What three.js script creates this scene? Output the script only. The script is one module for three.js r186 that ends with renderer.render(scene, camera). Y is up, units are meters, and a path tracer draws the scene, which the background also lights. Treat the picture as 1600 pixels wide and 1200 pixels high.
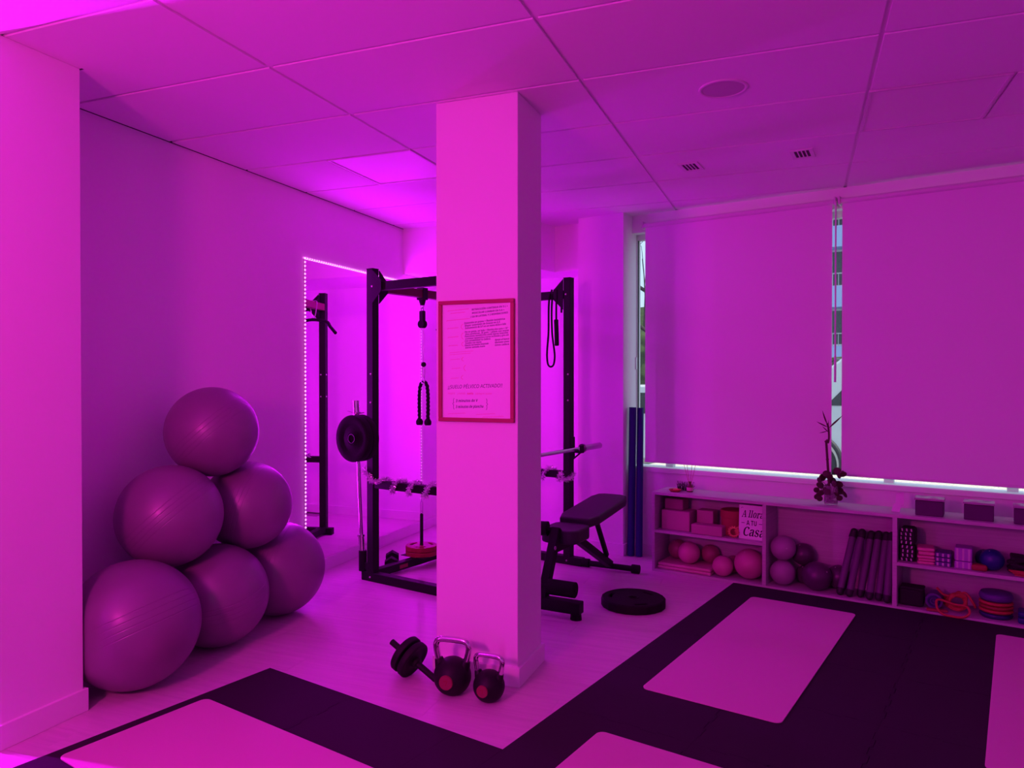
import * as THREE from 'three';
import { RoundedBoxGeometry } from 'three/addons/geometries/RoundedBoxGeometry.js';
import { mergeGeometries } from 'three/addons/utils/BufferGeometryUtils.js';
import { RectAreaLightUniformsLib } from 'three/addons/lights/RectAreaLightUniformsLib.js';
import { ImprovedNoise } from 'three/addons/math/ImprovedNoise.js';

RectAreaLightUniformsLib.init();
const V = (x, y, z) => new THREE.Vector3(x, y, z);
const D = Math.PI / 180;

// ---------------------------------------------------------------- camera, sky, sun, exposure
const scene = new THREE.Scene();
const camera = new THREE.PerspectiveCamera(2 * Math.atan(600 / 1152) / D, 4 / 3, 0.05, 200);
camera.rotation.order = 'YXZ';
camera.position.set(0, 1.41, 0);
camera.rotation.set(-0.547 * D, 21.3 * D, 0);
const renderer = new THREE.WebGLRenderer({ antialias: true });
renderer.toneMapping = THREE.LinearToneMapping;
renderer.toneMappingExposure = 1.24;
renderer.shadowMap.enabled = true;
scene.background = new THREE.Color().setRGB(0.52, 0.72, 0.96);

// the street side of the room runs 13.2 degrees off the ceiling grid: s along it, t into the room
const AW = -13.2 * D, CA = Math.cos(13.2 * D), SA = Math.sin(13.2 * D);
const W = (s, y, t) => V(-1.269 + s * CA - t * SA, y, -5.874 + s * SA + t * CA);

const sun = new THREE.DirectionalLight(new THREE.Color().setRGB(1, 0.94, 0.84), 3.1);
sun.target.position.copy(W(1.5, 0, -1));
sun.position.copy(sun.target.position).add(V(CA * 6 - SA * .25, 7.5, SA * 6 + CA * .25));
sun.castShadow = true;
Object.assign(sun.shadow.camera, { left: -14, right: 14, top: 14, bottom: -14, near: 0.5, far: 40 });
sun.shadow.mapSize.set(2048, 2048);
scene.add(sun, sun.target);

// LED colours (linear): the strips round the mirrors are magenta, the panel lamp left of the camera is pinker
const LED = new THREE.Color().setRGB(0.76, 0.003, 1.08);
const PINK = new THREE.Color().setRGB(1.0, 0.028, 0.52);
const STRIP_POWER = 134, STRIP2_POWER = 345, PINK_POWER = 104;

// ---------------------------------------------------------------- helpers
let seed = 7;
const rnd = () => { seed = (seed * 1664525 + 1013904223) >>> 0; return seed / 4294967296; };
const rr = (a, b) => a + (b - a) * rnd();
const taken = new Map();
function numbered(n) { const k = taken.get(n) ?? 0; taken.set(n, k + 1); return k ? n + '_' + String(k).padStart(3, '0') : n; }
const shadowed = (m) => { m.castShadow = true; m.receiveShadow = true; return m; };
function part(name, geo, m, parent, label) {
  const o = shadowed(new THREE.Mesh(geo, m)); o.name = name; parent.add(o);
  if (label) o.userData.label = label;
  return o;
}
function thing(name, label, category, pos = V(0, 0, 0), turn = 0, group) {
  const o = new THREE.Group(); o.name = numbered(name); scene.add(o);
  o.position.copy(pos); o.rotation.y = turn; o.userData = { label, category };
  if (group) o.userData.group = group;
  return o;
}
function single(name, geo, m, label, category, pos = V(0, 0, 0), turn = 0, group) {
  const o = shadowed(new THREE.Mesh(geo, m)); o.name = numbered(name); scene.add(o);
  o.position.copy(pos); o.rotation.y = turn; o.userData = { label, category };
  if (group) o.userData.group = group;
  return o;
}
function struct(name, geo, m, label, category, pos = V(0, 0, 0), turn = 0) {
  const o = single(name, geo, m, label, category, pos, turn); o.userData.kind = 'structure'; return o;
}
function metreUV(g) {                        // uv in metres, by the axis that the face looks along
  g = g.index ? g.toNonIndexed() : g;
  const p = g.attributes.position, n = g.attributes.normal, uv = new Float32Array(p.count * 2);
  for (let i = 0; i < p.count; i++) {
    const ax = Math.abs(n.getX(i)), ay = Math.abs(n.getY(i)), az = Math.abs(n.getZ(i));
    if (ay >= ax && ay >= az) { uv[2 * i] = p.getX(i); uv[2 * i + 1] = p.getZ(i); }
    else if (ax >= az) { uv[2 * i] = p.getZ(i); uv[2 * i + 1] = p.getY(i); }
    else { uv[2 * i] = p.getX(i); uv[2 * i + 1] = p.getY(i); }
  }
  g.setAttribute('uv', new THREE.BufferAttribute(uv, 2));
  return g;
}
class MB {                                   // collects shapes; geo() merges them
  constructor() { this.l = []; }
  add(g, m) {
    g = g.index ? g.toNonIndexed() : g.clone();
    for (const k of Object.keys(g.attributes)) if (!['position', 'normal', 'uv'].includes(k)) g.deleteAttribute(k);
    if (m) g.applyMatrix4(m);
    this.l.push(g); return this;
  }
  box(x0, x1, y0, y1, z0, z1, r = 0) {
    const w = x1 - x0, h = y1 - y0, d = z1 - z0;
    const g = r ? new RoundedBoxGeometry(w, h, d, 2, Math.min(r, w / 2.05, h / 2.05, d / 2.05)) : new THREE.BoxGeometry(w, h, d);
    g.translate((x0 + x1) / 2, (y0 + y1) / 2, (z0 + z1) / 2); return this.add(g);
  }
  obox(w, h, d, pos, rot = [0, 0, 0], r = 0) {
    const g = r ? new RoundedBoxGeometry(w, h, d, 2, Math.min(r, w / 2.05, h / 2.05, d / 2.05)) : new THREE.BoxGeometry(w, h, d);
    return this.add(g, new THREE.Matrix4().compose(pos, new THREE.Quaternion().setFromEuler(new THREE.Euler(...rot)), V(1, 1, 1)));
  }
  cyl(p, q, r0, r1 = r0, n = 16) {
    const d = q.clone().sub(p), g = new THREE.CylinderGeometry(r1, r0, d.length(), n);
    return this.add(g, new THREE.Matrix4().compose(p.clone().add(q).multiplyScalar(.5), new THREE.Quaternion().setFromUnitVectors(V(0, 1, 0), d.clone().normalize()), V(1, 1, 1)));
  }
  bar(p, q, w, h) {                          // square tube from p to q, w across, h up
    const d = q.clone().sub(p), L = d.length(); d.normalize();
    const side = Math.abs(d.y) > .95 ? V(1, 0, 0) : V(0, 1, 0).cross(d).normalize(), up = d.clone().cross(side);
    const m = new THREE.Matrix4().makeBasis(side, up, d).setPosition(p.clone().add(q).multiplyScalar(.5));
    return this.add(new RoundedBoxGeometry(w, h, L, 1, Math.min(w, h) * .12), m);
  }
  tube(pts, r, n = 40, k = 8, closed = false) { return this.add(new THREE.TubeGeometry(new THREE.CatmullRomCurve3(pts, closed, 'catmullrom', .5), n, r, k, closed)); }
  sph(c, r, a = 20, b = 14, sc = [1, 1, 1]) { return this.add(new THREE.SphereGeometry(r, a, b), new THREE.Matrix4().compose(c, new THREE.Quaternion(), V(...sc))); }
  tor(c, R, r, rot = [0, 0, 0], a = 8, b = 28) { return this.add(new THREE.TorusGeometry(R, r, a, b), new THREE.Matrix4().compose(c, new THREE.Quaternion().setFromEuler(new THREE.Euler(...rot)), V(1, 1, 1))); }
  lathe(pts, c = V(0, 0, 0), rot = [0, 0, 0], n = 32) { return this.add(new THREE.LatheGeometry(pts.map(([x, y]) => new THREE.Vector2(x, y)), n), new THREE.Matrix4().compose(c, new THREE.Quaternion().setFromEuler(new THREE.Euler(...rot)), V(1, 1, 1))); }
  ext(shape, depth, m, bevel = 0) {
    return this.add(new THREE.ExtrudeGeometry(shape, { depth, bevelEnabled: bevel > 0, bevelSize: bevel, bevelThickness: bevel, bevelSegments: 2, curveSegments: 10 }), m);
  }
  geo() { return this.l.length === 1 ? this.l[0] : mergeGeometries(this.l); }
  uv() { return metreUV(this.geo()); }
}
const mb = () => new MB();
const shapeOf = (pts) => { const s = new THREE.Shape(); pts.forEach(([x, y], i) => (i ? s.lineTo(x, y) : s.moveTo(x, y))); s.closePath(); return s; };
function roundRect(w, h, r, x = -w / 2, y = -h / 2) {
  const s = new THREE.Shape();
  s.moveTo(x + r, y); s.lineTo(x + w - r, y); s.absarc(x + w - r, y + r, r, -Math.PI / 2, 0); s.lineTo(x + w, y + h - r); s.absarc(x + w - r, y + h - r, r, 0, Math.PI / 2);
  s.lineTo(x + r, y + h); s.absarc(x + r, y + h - r, r, Math.PI / 2, Math.PI); s.lineTo(x, y + r); s.absarc(x + r, y + r, r, Math.PI, Math.PI * 1.5);
  return s;
}
const FLAT = new THREE.Matrix4().makeRotationX(-Math.PI / 2);   // shape x,y -> world x,-z ; depth -> y

// ---------------------------------------------------------------- textures
const noise = new ImprovedNoise();
function fbm(x, y, z = 0, o = 4) { let v = 0, a = .5; for (let i = 0; i < o; i++) { v += a * noise.noise(x, y, z + i * 7.3); x *= 2.03; y *= 2.03; a *= .5; } return v; }
function tex(w, h, fn, rep = [1, 1], srgb = false) {
  const d = new Uint8Array(w * h * 4);
  for (let y = 0; y < h; y++) for (let x = 0; x < w; x++) { const c = fn(x / w, y / h, x, y), i = 4 * (y * w + x); for (let k = 0; k < 3; k++) d[i + k] = Math.max(0, Math.min(255, Array.isArray(c) ? c[k] : c)); d[i + 3] = 255; }
  const t = new THREE.DataTexture(d, w, h); t.wrapS = t.wrapT = THREE.RepeatWrapping; t.magFilter = THREE.LinearFilter; t.minFilter = THREE.LinearMipmapLinearFilter; t.generateMipmaps = true;
  t.repeat.set(...rep); if (srgb) t.colorSpace = THREE.SRGBColorSpace; t.needsUpdate = true; return t;
}
const tPlaster = tex(256, 256, (u, v) => 128 + 160 * fbm(u * 24, v * 24, 1) + 60 * fbm(u * 5, v * 5, 3), [1, 1]);
const tOak = tex(1024, 256, (u, v) => {
  const g = fbm(u * 3, v * 26, 2, 5), f = fbm(u * 14, v * 120, 9, 3), k = fbm(u * 2, v * 3, 5, 3);
  const m = 1 + .07 * g + .035 * f + .07 * k; return [216 * m, 208 * m, 205 * m];
}, [.7, 1.4], true);
const tOakBump = tex(512, 256, (u, v) => 128 + 130 * fbm(u * 10, v * 90, 4, 3), [.7, 1.4]);
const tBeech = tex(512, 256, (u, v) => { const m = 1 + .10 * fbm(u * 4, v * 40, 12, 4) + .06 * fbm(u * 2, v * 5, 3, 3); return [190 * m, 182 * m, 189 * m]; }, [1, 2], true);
const tFoam = tex(256, 256, (u, v) => 128 + 220 * fbm(u * 60, v * 60, 6, 3), [3, 3]);
const tWeave = tex(128, 128, (u, v, x, y) => 128 + 70 * Math.sin(x * Math.PI / 2) * Math.sin(y * Math.PI / 2) + 50 * fbm(u * 20, v * 20, 8), [18, 18]);
const tMat = tex(256, 256, (u, v) => 128 + 150 * fbm(u * 40, v * 40, 14, 3), [4, 4]);
const tStone = tex(512, 256, (u, v) => {
  const a = fbm(u * 30, v * 30, 21, 4), b = fbm(u * 70, v * 70, 23, 2), m = 1 + .25 * a; const dk = b > .22 ? .62 : 1; return [226 * m * dk, 224 * m * dk, 214 * m * dk];
}, [1.2, 1.2], true);
const tLeaf = tex(128, 128, (u, v) => { const m = 1 + .6 * fbm(u * 12, v * 12, 31, 4); return [70 * m, 86 * m, 48 * m]; }, [2, 2], true);

// ---------------------------------------------------------------- materials
const lin = (r, g, b) => new THREE.Color().setRGB(r, g, b);
const std = (o) => new THREE.MeshStandardMaterial(o), phy = (o) => new THREE.MeshPhysicalMaterial(o);
const M = {
  wall: std({ color: lin(.90, .88, .89), roughness: .88, bumpMap: tPlaster, bumpScale: .0006 }),
  ceil: std({ color: lin(.89, .88, .89), roughness: .85, bumpMap: tPlaster, bumpScale: .0005 }),
  grid: std({ color: lin(.85, .85, .85), roughness: .5 }),
  diffuser: std({ color: lin(.84, .84, .83), roughness: .42 }),
  skirting: std({ color: lin(.86, .85, .85), roughness: .45 }),
  oak: [0, 1, 2, 3].map((k) => std({ color: lin(.95 + .02 * k / 3, .95 + .02 * k / 3, .95 + .02 * k / 3), map: tOak, roughness: .42, bumpMap: tOakBump, bumpScale: .0001 })),
  slab: std({ color: lin(.35, .33, .30), roughness: .9 }),
  mirror: std({ color: lin(.92, .92, .92), metalness: 1, roughness: .015 }),
  tape: std({ color: lin(.75, .75, .74), roughness: .5 }),
  bead: std({ color: lin(.8, .6, .8), emissive: new THREE.Color().setRGB(1, .24, 1), emissiveIntensity: 2.4, roughness: .4 }),
  blackSteel: phy({ color: lin(.010, .009, .011), roughness: .55, specularIntensity: .4, bumpMap: tMat, bumpScale: .0002 }),
  rubber: phy({ color: lin(.008, .0075, .008), roughness: .7, specularIntensity: .4 }),
  iron: phy({ color: lin(.011, .010, .011), roughness: .6, specularIntensity: .5 }),
  vinyl: phy({ color: lin(.010, .009, .010), roughness: .5, specularIntensity: .5 }),
  pad: std({ color: lin(.028, .024, .028), roughness: .55, bumpMap: tWeave, bumpScale: .0003 }),
  chrome: std({ color: lin(.80, .79, .80), metalness: 1, roughness: .13 }),
  steel: std({ color: lin(.55, .54, .55), metalness: 1, roughness: .28 }),
  bolt: std({ color: lin(.70, .68, .66), metalness: .6, roughness: .35 }),
  redPlate: std({ color: lin(.24, .015, .020), roughness: .5 }),
  redDisc: std({ color: lin(.24, .028, .055), roughness: .5 }),
  redFrame: std({ color: lin(.40, .035, .085), roughness: .5 }),
  foam: phy({ color: lin(.024, .018, .026), roughness: .8, specularIntensity: .5, bumpMap: tFoam, bumpScale: .0006 }),
  yoga: std({ color: lin(.66, .40, .50), roughness: .7, bumpMap: tMat, bumpScale: .0004 }),
  ball: phy({ color: lin(.20, .14, .20), roughness: .44, specularIntensity: 1, ior: 1.72, clearcoat: .18, clearcoatRoughness: .22 }),
  valve: std({ color: lin(.55, .5, .52), roughness: .5 }),
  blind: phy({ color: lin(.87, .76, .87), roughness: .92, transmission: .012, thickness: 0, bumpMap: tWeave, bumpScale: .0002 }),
  plasticWhite: std({ color: lin(.78, .77, .77), roughness: .4 }),
  frame: std({ color: lin(.72, .71, .71), roughness: .4 }),
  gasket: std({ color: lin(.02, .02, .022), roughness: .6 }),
  glass: phy({ color: lin(1, 1, 1), roughness: 0, transmission: 1, thickness: 0, ior: 1.45 }),
  frosted: phy({ color: lin(.9, .9, .9), roughness: .55, transmission: 1, thickness: 0 }),
  beech: std({ color: lin(1, .98, .97), map: tBeech, roughness: .48 }),
  navy: std({ color: lin(.005, .008, .15), roughness: .6, bumpMap: tFoam, bumpScale: .0008 }),
  tinsel: std({ color: lin(.92, .90, .94), metalness: 1, roughness: .24, side: THREE.DoubleSide }),
  pinkFoam: std({ color: lin(.46, .20, .30), roughness: .75, bumpMap: tFoam, bumpScale: .0004 }),
  pinkFoam2: std({ color: lin(.30, .11, .18), roughness: .75, bumpMap: tFoam, bumpScale: .0004 }),
  pinkBall: std({ color: lin(.56, .18, .32), roughness: .38 }),
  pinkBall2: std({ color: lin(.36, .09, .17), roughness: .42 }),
  cushion: std({ color: lin(.62, .30, .38), roughness: .85, bumpMap: tWeave, bumpScale: .0004 }),
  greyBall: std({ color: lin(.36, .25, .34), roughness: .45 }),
  plumBall: std({ color: lin(.085, .03, .085), roughness: .33 }),
  rod: std({ color: lin(.13, .075, .14), roughness: .55 }),
  rodEnd: std({ color: lin(.02, .015, .02), roughness: .6 }),
  terracotta: std({ color: lin(.36, .05, .06), roughness: .7 }),
  daisy: std({ color: lin(.68, .26, .12), roughness: .6 }),
  velvet: phy({ color: lin(.10, .045, .11), roughness: .9, sheen: .6, sheenRoughness: .5, sheenColor: lin(.25, .15, .28) }),
  satin: std({ color: lin(.42, .30, .42), roughness: .3, metalness: .35 }),
  orange: std({ color: lin(.44, .07, .045), roughness: .6 }),
  orange2: std({ color: lin(.28, .045, .03), roughness: .6 }),
  purple: std({ color: lin(.10, .03, .22), roughness: .55 }),
  blue: std({ color: lin(.012, .018, .16), roughness: .4 }),
  blueDark: std({ color: lin(.02, .015, .11), roughness: .4 }),
  towelPink: std({ color: lin(.70, .26, .36), roughness: .95, bumpMap: tFoam, bumpScale: .001 }),
  blackCloth: std({ color: lin(.012, .01, .014), roughness: .85 }),
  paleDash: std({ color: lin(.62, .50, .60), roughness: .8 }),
  lilac: std({ color: lin(.40, .18, .52), roughness: .8 }),
  amber: phy({ color: lin(.10, .015, .02), roughness: .08, clearcoat: 1 }),
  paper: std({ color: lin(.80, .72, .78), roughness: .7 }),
  reed: std({ color: lin(.50, .22, .12), roughness: .8 }),
  vaseGlass: phy({ color: lin(.85, .75, .82), roughness: .06, transmission: .85, thickness: .004, ior: 1.45 }),
  pebble: std({ color: lin(.30, .22, .30), roughness: .6 }),
  stem: std({ color: lin(.07, .018, .02), roughness: .55 }),
  leafRed: std({ color: lin(.055, .014, .016), roughness: .5, side: THREE.DoubleSide }),
  // outdoors
  stone: std({ color: lin(1, .95, .88), map: tStone, roughness: .85 }),
  asphalt: std({ color: lin(.16, .16, .16), roughness: .95, bumpMap: tFoam, bumpScale: .002 }),
  facade: std({ color: lin(.86, .88, .87), roughness: .9 }),
  blueBand: std({ color: lin(.42, .52, .84), roughness: .8 }),
  darkGlass: std({ color: lin(.03, .035, .04), roughness: .12 }),
  railing: std({ color: lin(.45, .46, .48), roughness: .5 }),
  bark: std({ color: lin(.055, .045, .04), roughness: .95 }),
  hedge: std({ color: lin(1, 1, 1), map: tLeaf, roughness: .9 }),
  carWhite: phy({ color: lin(.80, .81, .81), roughness: .3, clearcoat: .8, clearcoatRoughness: .08 }),
  carTrim: std({ color: lin(.02, .02, .022), roughness: .5 }),
  tyre: std({ color: lin(.018, .018, .018), roughness: .85 }),
  hub: std({ color: lin(.62, .63, .64), metalness: .7, roughness: .35 }),
};

// ================================================================ THE ROOM
const H = 2.70, XL = -3.23, XR = 3.30, ZB = -6.40, ZR = 2.60;
const inRoom = (x, z) => (x + 1.269) * -SA + (z + 5.874) * CA > -.12 || x < -1.75;

// floor: slab with laminate planks laid across the room
const floor = struct('floor', mb().box(XL - .2, XR + .2, -.16, -.012, ZB - .2, ZR + .2).uv(), M.slab, 'pale oak laminate floor', 'floor');
{
  const pw = .196, pl = 1.32, kinds = [];
  for (let k = 0; k < 4; k++) { const g = new THREE.BoxGeometry(pl - .0008, .012, pw - .0008); metreUV(g); const q = metreUV(g), u = q.attributes.uv; for (let i = 0; i < u.count; i++) u.setXY(i, u.getX(i) + k * .37, u.getY(i) + k * .61); kinds.push(q); }
  for (let r = 0, z = ZB + pw / 2; z < ZR + .05; r++, z += pw) for (let x = XL - pl * ((r * .37) % 1) + pl / 2; x < XR + pl / 2; x += pl) {
    let x0 = Math.max(x - pl / 2, XL), x1 = Math.min(x + pl / 2, XR);
    if (x1 - x0 < .03 || !inRoom((x0 + x1) / 2, z)) continue;
    const k = (r * 3 + Math.round(x * 2)) & 3;
    let g = kinds[k];
    if (x1 - x0 < pl - .01) { g = metreUV(new THREE.BoxGeometry(x1 - x0 - .0008, .012, pw - .0008)); }
    const o = part('plank', g, M.oak[(k + r) & 3], floor); o.position.set((x0 + x1) / 2, -.006, z);
  }
}

// a rectangle of the plan cut off along the outer face of the street wall
function clipped(x0, x1, z0, z1) {
  const P = [[x0, z0], [x1, z0], [x1, z1], [x0, z1]], f = ([x, z]) => (x < -1.6 ? 1 : (x + 1.269) * -SA + (z + 5.874) * CA + .22), o = [];
  const line = ([x, z]) => (x + 1.269) * -SA + (z + 5.874) * CA + .22;
  if (P.every((p) => line(p) >= 0)) return shapeOf(P.map(([x, z]) => [x, -z]));
  if (x0 < -1.6 && x1 > -1.6) {              // keep all of it left of the column, cut the rest
    const zc = -5.874 + (-1.6 + 1.269) * SA / CA - .22 / CA, ze = -5.874 + (x1 + 1.269) * SA / CA - .22 / CA;
    return shapeOf([[x0, z0], [-1.45, z0], [-1.45, Math.min(zc, z1)], [x1, Math.min(ze, z1)], [x1, z1], [x0, z1]].map(([x, z]) => [x, -z]));
  }
  for (let i = 0; i < 4; i++) { const a = P[i], b = P[(i + 1) % 4], u = line(a), v = line(b); if (u >= 0) o.push(a); if (u * v < 0) o.push([a[0] + (b[0] - a[0]) * u / (u - v), a[1] + (b[1] - a[1]) * u / (u - v)]); }
  return o.length > 2 ? shapeOf(o.map(([x, z]) => [x, -z])) : null;
}
// ceiling: slab, then separate tiles hung a little below it
const ceiling = struct('ceiling', metreUV(mb().ext(clipped(XL - .25, XR + .25, ZB - .25, ZR + .25), .19, FLAT).geo().translate(0, H + .008, 0)), M.grid, 'suspended ceiling of large white tiles', 'ceiling');
const CX = [-3.23, -2.06, -.89, .285, 1.46, 2.635, 3.30];
{
  const zs = []; for (let k = -8; k <= 6; k++) zs.push(-2.505 - .5965 * k);
  zs[0] = ZR; zs.push(ZB);
  const tile = (x0, x1, z0, z1) => { const g = .010; const s = clipped(x0 + g, x1 - g, z1 + g, z0 - g); if (!s) return; const o = part('ceiling_tile', metreUV(mb().ext(s, .0075, FLAT).geo()), M.ceil, ceiling); o.position.y = H; };
  for (let i = 0; i < zs.length - 1; i++) for (let j = 0; j < 6; j++) {
    const z0 = zs[i], z1 = zs[i + 1]; if (z0 - z1 < .05) continue;
    const lampA = Math.abs(z0 + 3.698) < .02 && j === 0, lampB = Math.abs(z0 + 3.698) < .02 && j === 3;
    if (lampA) { tile(CX[0], -2.63, z0, z1); continue; }
    if (lampB) { tile(.85, CX[4], z0, z1); continue; }
    tile(CX[j], CX[j + 1], z0, z1);
  }
}
function panelLamp(x0, x1, z0, z1, label) {
  const t = thing('ceiling_panel_lamp', label, 'ceiling lamp', V((x0 + x1) / 2, H - .004, (z0 + z1) / 2), 0, 'unlit ceiling panel lamps');
  const w = (x1 - x0) / 2 - .004, d = (z0 - z1) / 2 - .004, f = .014;
  part('frame', mb().box(-w, w, 0, .012, -d, -d + f).box(-w, w, 0, .012, d - f, d).box(-w, -w + f, 0, .012, -d + f, d - f).box(w - f, w, 0, .012, -d + f, d - f).geo(), M.frame, t);
  part('diffuser', mb().box(-w + f, w - f, .004, .011, -d + f, d - f).geo(), M.diffuser, t);
}
panelLamp(-2.63, -2.06, -3.698, -4.2945, 'square unlit ceiling panel above the weight rack');
panelLamp(.285, .85, -3.698, -4.2945, 'square unlit ceiling panel near the right roller blind');

part('gap_shade_strip', mb().box(XL, XL + .010, H - .001, H + .0075, -5.66, -2.23).box(XL, -2.80, H - .0005, H + .0005, -2.24, -2.23).geo(), M.gasket, ceiling, 'thin black strip painting the shade between ceiling and left wall');  // solid black strip paints the shade of the gap at the wall
// walls
struct('wall_left', mb().box(XL - .2, XL, 0, H, ZB - .2, ZR + .2).uv(), M.wall, 'white plaster wall behind the exercise balls and the mirror', 'wall');
struct('wall_back', mb().box(XL, -1.45, 0, H, ZB - .2, ZB).uv(), M.wall, 'white end wall behind the weight rack', 'wall');
struct('wall_right', mb().box(XR, XR + .2, 0, H, -4.95, ZR + .2).uv(), M.wall, 'white wall right of the window', 'wall');
struct('wall_rear', mb().box(XL, .50, 0, H, ZR, ZR + .2).box(1.42, XR, 0, H, ZR, ZR + .2).box(.50, 1.42, 2.1, H, ZR, ZR + .2).uv(), M.wall, 'white wall behind the viewer', 'wall');
struct('trim_1', (() => {
  const a = W(-.39, 0, 0), s = shapeOf([[XL, 5.66], [-2.06, 5.66], [-1.962, 6.045], [a.x, -a.z], [-1.56, 6.40], [XL, 6.40]]);
  return metreUV(mb().ext(s, H - 2.31, FLAT).geo().translate(0, 2.31, 0));
})(), M.wall, 'dropped soffit over the end of the room', 'soffit');
const wallWin = struct('wall_window', mb()
  .box(.015, 4.85, 0, .69, -.22, 0).box(.015, 4.85, 2.56, H, -.22, 0).box(3.25, 4.85, .69, 2.56, -.22, 0).uv(), M.wall, 'white wall round the wide street window', 'wall', W(0, 0, 0), AW);
part('sill_board', mb().box(.015, 3.25, .66, .70, -.075, .016, .004).uv(), M.skirting, wallWin);
struct('column', mb().box(-.39, .015, 0, H, -.15, .16).box(-.39, -.28, 0, H, -.62, -.15).uv(), M.wall, 'white wall column left of the window', 'column', W(0, 0, 0), AW);
struct('baseboard_column', mb().box(-.402, .027, 0, .092, -.2, .172, .003).uv(), M.skirting, 'white baseboard round the column by the window', 'baseboard', W(0, 0, 0), AW);
struct('baseboard_window', mb().box(.03, 4.6, 0, .08, 0, .012, .003).uv(), M.skirting, 'white baseboard under the window', 'baseboard', W(0, 0, 0), AW);
struct('baseboard_left', mb().box(XL, XL + .014, 0, .086, ZB, -2.245, .003).box(XL, XL + .014, 0, .086, -1.865, ZR, .003).uv(), M.skirting, 'white baseboard along the left wall', 'baseboard');
struct('baseboard_back', mb().box(XL + .014, -1.52, 0, .086, ZB, ZB + .014, .003).uv(), M.skirting, 'white baseboard at the end wall', 'baseboard');
struct('pillar', mb().box(-1.604, -1.19, 0, H, -3.45, -3.125, .004).uv(), M.wall, 'white square pillar carrying the red framed board', 'pillar');
struct('baseboard_pillar', mb().box(-1.618, -1.176, 0, .088, -3.464, -3.111, .003).uv(), M.skirting, 'white baseboard round the square pillar', 'baseboard');
struct('pillar', mb().box(XL, -2.81, 0, H, -2.23, -1.88, .004).uv(), M.wall, 'white wall pillar at the left edge beside the biggest ball', 'pillar');
struct('baseboard_pillar', mb().box(XL, -2.796, 0, .096, -2.244, -1.866, .003).uv(), M.skirting, 'white baseboard round the wall pillar at the left edge', 'baseboard');

// street window
{
  const w = struct('window_1', mb().box(-.03, .024, .66, 2.56, -.14, -.08).box(3.20, 3.26, .69, 2.56, -.14, -.08).box(-.03, 3.26, 2.515, 2.57, -.14, -.08).box(-.03, 3.26, .63, .685, -.14, -.08).geo(), M.frame, 'wide street window behind two roller blinds', 'window', W(0, 0, 0), AW);
  for (const s of [.30, 1.86, 2.55]) part('mullion', mb().box(s - .03, s + .03, .685, 2.515, -.135, -.085).geo(), M.frame, w);
  const ed = [.024, .27, 1.83, 2.52, 3.20];
  [[.024, .27], [.33, 1.83], [1.89, 2.52], [2.58, 3.20]].forEach(([a, b]) => part('pane', mb().box(a, b, .685, 2.515, -.114, -.108).geo(), M.glass, w));
  part('gasket', mb().box(.024, .028, .685, 2.515, -.106, -.088).geo(), M.gasket, w);
  part('handle', mb().box(.004, .026, 1.47, 1.57, -.08, -.058, .006).box(.008, .022, 1.505, 1.535, -.085, -.07, .002).geo(), M.plasticWhite, w);
}
// door behind the viewer, frosted glass to the street
{
  const d = struct('door_1', mb().box(.50, .58, 0, 2.1, ZR + .05, ZR + .12).box(1.34, 1.42, 0, 2.1, ZR + .05, ZR + .12).box(.58, 1.34, 2.02, 2.1, ZR + .05, ZR + .12).box(.58, 1.34, 0, .12, ZR + .05, ZR + .12).geo(), M.frame, 'glazed entrance door behind the viewer', 'door');
  part('pane', mb().box(.58, 1.34, .12, 2.02, ZR + .08, ZR + .09).geo(), M.frosted, d);
  part('handle', mb().cyl(V(.63, .95, ZR + .02), V(.63, 1.25, ZR + .02), .012).cyl(V(.63, .98, ZR + .02), V(.63, .98, ZR + .05), .008).cyl(V(.63, 1.22, ZR + .02), V(.63, 1.22, ZR + .05), .008).geo(), M.steel, d);
}

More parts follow.
